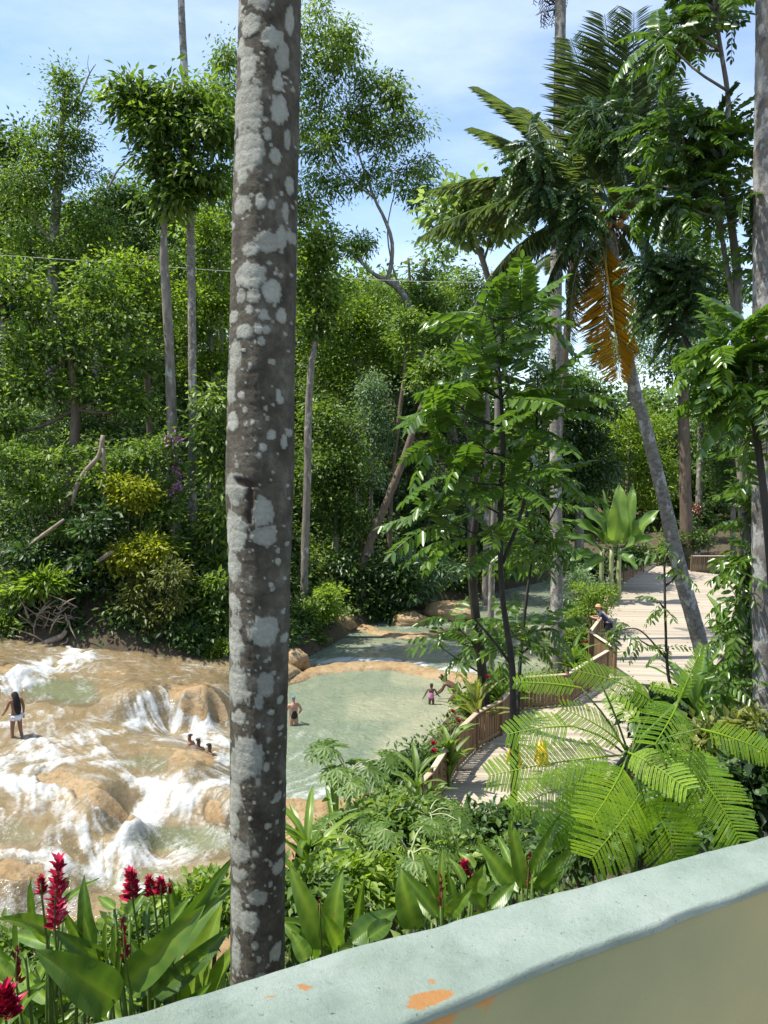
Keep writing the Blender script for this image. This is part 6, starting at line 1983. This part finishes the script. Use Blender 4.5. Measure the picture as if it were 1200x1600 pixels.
# ------------------------------------------------------------------ people
SKIN1 = plain_mat('skin_brown', (.23, .115, .068), .5, .08, 20)
SKIN2 = plain_mat('skin_light', (.46, .25, .17), .5, .08, 20)
SKIN3 = plain_mat('skin_dark', (.11, .058, .036), .5, .08, 20)
CL = {k: plain_mat('cloth_' + k, c, .8, .12, 30) for k, c in dict(white=(.72, .72, .74), black=(.02, .02, .025), navy=(.03, .045, .10), pink=(.58, .18, .42), blue=(.07, .17, .26), cream=(.50, .36, .24), hair=(.012, .010, .009), straw=(.55, .30, .14), brown=(.10, .06, .04)).items()}


def skin_mesh(name, J, E, rootk, sub=2):
    ks = list(J)
    me = bpy.data.meshes.new(name)
    me.from_pydata([J[k][:3] for k in ks], [(ks.index(a), ks.index(b_)) for a, b_ in E], [])
    o = bpy.data.objects.new(name, me)
    C.objects.link(o)
    o.modifiers.new('skin', 'SKIN').use_smooth_shade = True
    if not me.skin_vertices:
        bpy.context.view_layer.objects.active = o
        bpy.ops.mesh.customdata_skin_add()
    for i, k in enumerate(ks):
        r_ = J[k][3]
        me.skin_vertices[0].data[i].radius = (r_, J[k][4] if len(J[k]) > 4 else r_)
        me.skin_vertices[0].data[i].use_root = (k == rootk)
    sb = o.modifiers.new('sub', 'SUBSURF')
    sb.levels = sb.render_levels = sub
    dg = bpy.context.evaluated_depsgraph_get()
    m2 = bpy.data.meshes.new_from_object(o.evaluated_get(dg))
    bpy.data.objects.remove(o)
    m2.name = name
    return m2


STAND = dict(pelvis=(0, 0, .93, .135, .105), waist=(0, 0, 1.06, .115, .09), chest=(0, .0, 1.27, .14, .10), neck=(0, .0, 1.44, .05), jaw=(0, .025, 1.51, .065), head=(0, .01, 1.60, .088, .095), nose=(0, .10, 1.56, .014),
             hipL=(-.09, 0, .86, .088), hipR=(.09, 0, .86, .088), kneeL=(-.10, .02, .48, .056), kneeR=(.10, .02, .48, .056), ankL=(-.10, -.01, .09, .04), ankR=(.10, -.01, .09, .04), toeL=(-.11, .13, .03, .035), toeR=(.11, .13, .03, .035),
             shL=(-.165, 0, 1.39, .055), shR=(.165, 0, 1.39, .055), elL=(-.22, -.02, 1.12, .042), elR=(.22, -.02, 1.12, .042), wrL=(-.24, .05, .89, .028), wrR=(.24, .05, .89, .028), haL=(-.245, .07, .82, .032, .02), haR=(.245, .07, .82, .032, .02))
BONES = [('pelvis', 'waist'), ('waist', 'chest'), ('chest', 'neck'), ('neck', 'jaw'), ('jaw', 'head'), ('head', 'nose')] + [(a + s_, b_ + s_) for s_ in 'LR' for a, b_ in [('hip', 'knee'), ('knee', 'ank'), ('ank', 'toe'), ('sh', 'el'), ('el', 'wr'), ('wr', 'ha')]] + \
        [('pelvis', 'hip' + s_) for s_ in 'LR'] + [('chest', 'sh' + s_) for s_ in 'LR']


def person(label, loc, face, J, skin, height=1.68, clothes=(), extra=()):
    """J overrides of STAND (local: x right, y forward, z up); clothes: (part name, [joints], grow, material)"""
    j = dict(STAND)
    j.update(J)
    E = list(BONES)
    for s_, sg in (('L', -1), ('R', 1)):
        w, h_ = np.array(j['wr' + s_][:3]), np.array(j['ha' + s_][:3])
        d = norm(h_ - w)
        sdv = norm(np.cross(d, [0.2, .1, 1]) + 1e-3)
        for q, (off, ln) in enumerate([(-.026, .06), (-.009, .075), (.009, .07), (.025, .055)]):
            j[f'f{s_}{q}a'] = (*(h_ + d * .03 + sdv * off), .0095)
            j[f'f{s_}{q}b'] = (*(h_ + d * (.03 + ln) + sdv * off * 1.2 + np.array([0, .012, 0])), .008)
            E += [('ha' + s_, f'f{s_}{q}a'), (f'f{s_}{q}a', f'f{s_}{q}b')]
        j[f't{s_}'] = (*(h_ + d * .015 - sdv * .055), .0095)
        E.append(('ha' + s_, f't{s_}'))
    k = height / 1.69
    a = math.atan2(face[1], face[0]) - math.pi / 2
    root = empty('person', loc, label, 'person')
    root.rotation_euler.z = a
    root.scale = (k, k, k)
    link('body', skin_mesh('body', j, E, 'pelvis'), skin, root)
    for nm, js, grow, mat in clothes:
        jj_ = {q: (*j[q][:3], *[r_ + grow for r_ in j[q][3:]]) for q in js if q in j}
        ee = [(a_, b_) for a_, b_ in BONES if a_ in jj_ and b_ in jj_]
        # stop legs and sleeves part-way when asked ('name>other:frac')
        for q in js:
            if '>' in q:
                ab, f = q.split(':')
                a_, b_ = ab.split('>')
                f = float(f)
                pa_, pb_ = np.array(j[a_][:3]), np.array(j[b_][:3])
                jj_[q] = (*(pa_ + (pb_ - pa_) * f), j[a_][3] * (1 - f) + j[b_][3] * f + grow)
                ee.append((a_, q))
        link(nm, skin_mesh(nm, jj_, ee, js[0]), mat, root)
    for nm, JJ, EE, mat in extra:
        link(nm, skin_mesh(nm, JJ, EE, list(JJ)[0]), mat, root)
    return root


torso = ['pelvis', 'waist', 'chest']
# woman with long hair on the cascade
pw_ = G(27, 1157, .70)
person('woman with long black hair and white shorts standing on the cascade', (pw_[0], pw_[1], .58), (-.75, .65),
       dict(neck=(0, .05, 1.42, .05), jaw=(0, .12, 1.46, .065), head=(0, .12, 1.54, .09, .095), nose=(0, .21, 1.47, .014), chest=(0, .02, 1.26, .135, .1), kneeL=(-.11, .06, .48, .058), ankL=(-.14, .0, .1, .042), toeL=(-.15, .13, .05, .035), kneeR=(.11, .02, .48, .058), ankR=(.13, -.08, .1, .042), toeR=(.14, .05, .05, .035), elL=(-.24, .06, 1.14, .042), wrL=(-.25, .22, .98, .028), haL=(-.25, .28, .93, .032, .02)), SKIN1, 1.62,
       [('shorts', ['pelvis', 'hipL', 'hipR', 'hipL>kneeL:.35', 'hipR>kneeR:.35'], .018, CL['white']), ('top', ['waist', 'chest'], .008, CL['cream'])],
       [('hair', dict(a=(0, .10, 1.60, .105, .11), b=(0, -.02, 1.47, .10, .07), c=(0, -.09, 1.28, .12, .05), d=(0.02, -.11, 1.08, .11, .045), e=(.03, -.11, .93, .05, .03)), [('a', 'b'), ('b', 'c'), ('c', 'd'), ('d', 'e')], CL['hair'])])
pb_ = G(459, 1133, 0)
person('bather in blue cap and dark swimsuit standing thigh-deep beside the spotted trunk', (pb_[0], pb_[1], -.62), (-.4, .9),
       dict(elL=(-.25, .05, 1.14, .045), wrL=(-.2, .2, 1.05, .03), haL=(-.16, .26, 1.04, .032, .02), elR=(.26, -.05, 1.15, .045), wrR=(.22, .1, 1.0, .03), haR=(.2, .17, .98, .032, .02), pelvis=(0, 0, .93, .16, .13), waist=(0, 0, 1.06, .135, .11)), SKIN2, 1.62,
       [('swimsuit', ['pelvis', 'waist', 'chest', 'hipL', 'hipR'], .01, CL['black'])],
       [('cap', dict(a=(0, -.0, 1.60, .098, .105), b=(0, .0, 1.66, .085, .09)), [('a', 'b')], CL['blue'])])
pc_ = G(674, 1101, 0)
person('small child in a pink swimsuit wading in the pool', (pc_[0], pc_[1], -.36), (.1, 1),
       dict(head=(0, .01, 1.60, .12, .125), jaw=(0, .025, 1.50, .085), nose=(0, .13, 1.54, .02), elL=(-.30, -.02, 1.14, .045), wrL=(-.40, .0, .95, .032), haL=(-.44, .0, .88, .035, .025), elR=(.28, .0, 1.16, .045), wrR=(.38, .05, 1.02, .032), haR=(.43, .06, .98, .035, .025)), SKIN3, 1.12,
       [('swimsuit', ['pelvis', 'waist', 'chest', 'hipL', 'hipR'], .014, CL['pink'])],
       [('hair', dict(a=(0, -.01, 1.62, .13, .135), b=(0, -.03, 1.70, .08, .08)), [('a', 'b')], CL['hair'])])
pd_ = G(708, 1096, 0)
person('adult bending over beside the child in the pool', (pd_[0], pd_[1], -.45), (-.9, .25),
       dict(pelvis=(0, -.2, .80, .18, .17), waist=(0, -.05, .92, .165, .15), chest=(0, .18, 1.06, .185, .15), neck=(0, .33, 1.18, .055), jaw=(0, .40, 1.22, .068), head=(0, .43, 1.30, .09, .095), nose=(0, .52, 1.24, .015), hipL=(-.1, -.18, .74, .125), hipR=(.1, -.18, .74, .125), kneeL=(-.12, .12, .48, .085), kneeR=(.12, .06, .46, .085),
            ankL=(-.12, -.08, .09, .042), ankR=(.12, -.12, .09, .042), toeL=(-.12, .06, .03, .035), toeR=(.12, .02, .03, .035), shL=(-.18, .26, 1.12, .06), shR=(.18, .26, 1.12, .06), elL=(-.2, .36, .86, .045), elR=(.2, .36, .88, .045), wrL=(-.16, .52, .72, .03), wrR=(.14, .52, .74, .03), haL=(-.14, .58, .68, .032, .02), haR=(.12, .58, .70, .032, .02)), SKIN3, 1.72,
       [('shorts', ['pelvis', 'waist', 'hipL', 'hipR', 'hipL>kneeL:.6', 'hipR>kneeR:.6'], .014, CL['brown'])],
       [('hair', dict(a=(0, .41, 1.32, .095, .1), b=(0, .38, 1.36, .07, .07)), [('a', 'b')], CL['hair'])])
person('man in a straw hat and navy shirt leaning on the deck railing', (9.17, 31.2, ZD), (-.92, .38),
       dict(pelvis=(0, -.10, .92, .145, .115), waist=(0, -.02, 1.05, .135, .11), chest=(0, .13, 1.22, .15, .11), neck=(0, .24, 1.36, .055), jaw=(0, .30, 1.41, .068), head=(0, .31, 1.50, .09, .095), nose=(0, .41, 1.45, .015), hipL=(-.1, -.1, .86, .095), hipR=(.1, -.1, .86, .095), kneeL=(-.12, -.04, .48, .062), kneeR=(.12, -.1, .48, .062), ankL=(-.12, -.12, .09, .042), ankR=(.12, -.2, .09, .042), toeL=(-.12, .02, .03, .038), toeR=(.12, -.06, .03, .038),
            shL=(-.18, .18, 1.31, .06), shR=(.18, .18, 1.31, .06), elL=(-.24, .26, 1.10, .045), elR=(.24, .26, 1.10, .045), wrL=(-.12, .48, 1.10, .03), wrR=(.10, .48, 1.11, .03), haL=(-.06, .53, 1.11, .032, .02), haR=(.04, .54, 1.115, .032, .02)), SKIN2, 1.75,
       [('shirt', ['waist', 'pelvis', 'chest', 'shL', 'shR', 'shL>elL:.7', 'shR>elR:.7'], .016, CL['navy']), ('shorts', ['pelvis', 'hipL', 'hipR', 'hipL>kneeL:.85', 'hipR>kneeR:.85'], .02, CL['black'])],
       [('hat', dict(a=(0, .31, 1.54, .165, .17), b=(0, .31, 1.555, .12, .12), c=(0, .30, 1.60, .10, .105), d=(0, .30, 1.65, .07, .07)), [('a', 'b'), ('b', 'c'), ('c', 'd')], CL['straw'])])
for (px, py, lb, fx) in [(297, 1160, 'swimmer with only the head showing, nearest the waterfall', (-1, .3)), (310, 1167, 'swimmer with only the head showing, middle one of three in the white water', (.3, 1)), (327, 1175, 'swimmer with only the head showing, closest to the spotted trunk', (.6, .6))]:
    p_ = G(px, py, .30)
    person(lb, (p_[0], p_[1], .42 - 1.44), fx, {}, SKIN3 if px > 300 else SKIN1, 1.6, [('swimsuit', ['pelvis', 'waist', 'chest', 'hipL', 'hipR'], .01, CL['black'])],
           [('hair', dict(a=(0, -.015, 1.60, .10, .105), b=(0, -.015, 1.67, .085, .09)), [('a', 'b')], CL['hair'])])

# ------------------------------------------------------------------ fallen leaves on the deck
rs = np.random.default_rng(91)
q = np.column_stack([rs.uniform(DECK[:, 0].min(), DECK[:, 0].max(), 2600), rs.uniform(DECK[:, 1].min(), DECK[:, 1].max(), 2600)])
q = q[inside(q, DECK)]
q = q[rs.random(len(q)) < .15 + .85 * sstep(1.6, .2, seg_dist(q, RW))][:520]
a = rs.uniform(0, 6.28, len(q))
V, F, k = leaf_fan(np.column_stack([q, np.full(len(q), ZD + .008)]), np.column_stack([np.cos(a), np.sin(a), 0 * a + .06]), np.column_stack([rs.normal(size=(len(q), 2)) * .15, np.ones(len(q))]), rs.uniform(.06, .16, len(q)), rs.uniform(.03, .07, len(q)), True, .1, .05)
M['litter'] = leaf_mat('litter', (.12, .06, .02), (.22, .13, .04), (.20, .19, .05), .1, .7, .2)
tag(build('fallen_leaves', V, F, M['litter'], None, {'tint': rs.random(len(q)).repeat(k)}), 'dry fallen leaves scattered over the deck boards', 'leaves', kind='stuff')

# ------------------------------------------------------------------ ground cover of the garden slope
rs = np.random.default_rng(95)
q = np.column_stack([rs.uniform(-7, 16, 5200), rs.uniform(2.6, 34, 5200)])
q = q[(~inside(q, RIVER)) & (~inside(q, DECK)) & (seg_dist(q, DECK) > .25) & ((seg_dist(q, NEAR) < seg_dist(q, FAR)))]
q = q[q[:, 1] > 2.4 + .45 * np.maximum(q[:, 0], 0) * (q[:, 0] < 9)]
Cc = np.column_stack([q, ground_z(q) + rs.uniform(.04, .30, len(q))])
V, F, t = foliage(Cc, np.tile([[0, 0, 1.0]], (len(q), 1)), 14, .28, .15, .5, .1)
tag(build('ground_cover', V, F, M['leaf_mid'], None, {'tint': t}), 'low leafy ground cover on the garden slope and beside the deck', 'ground cover', kind='stuff')
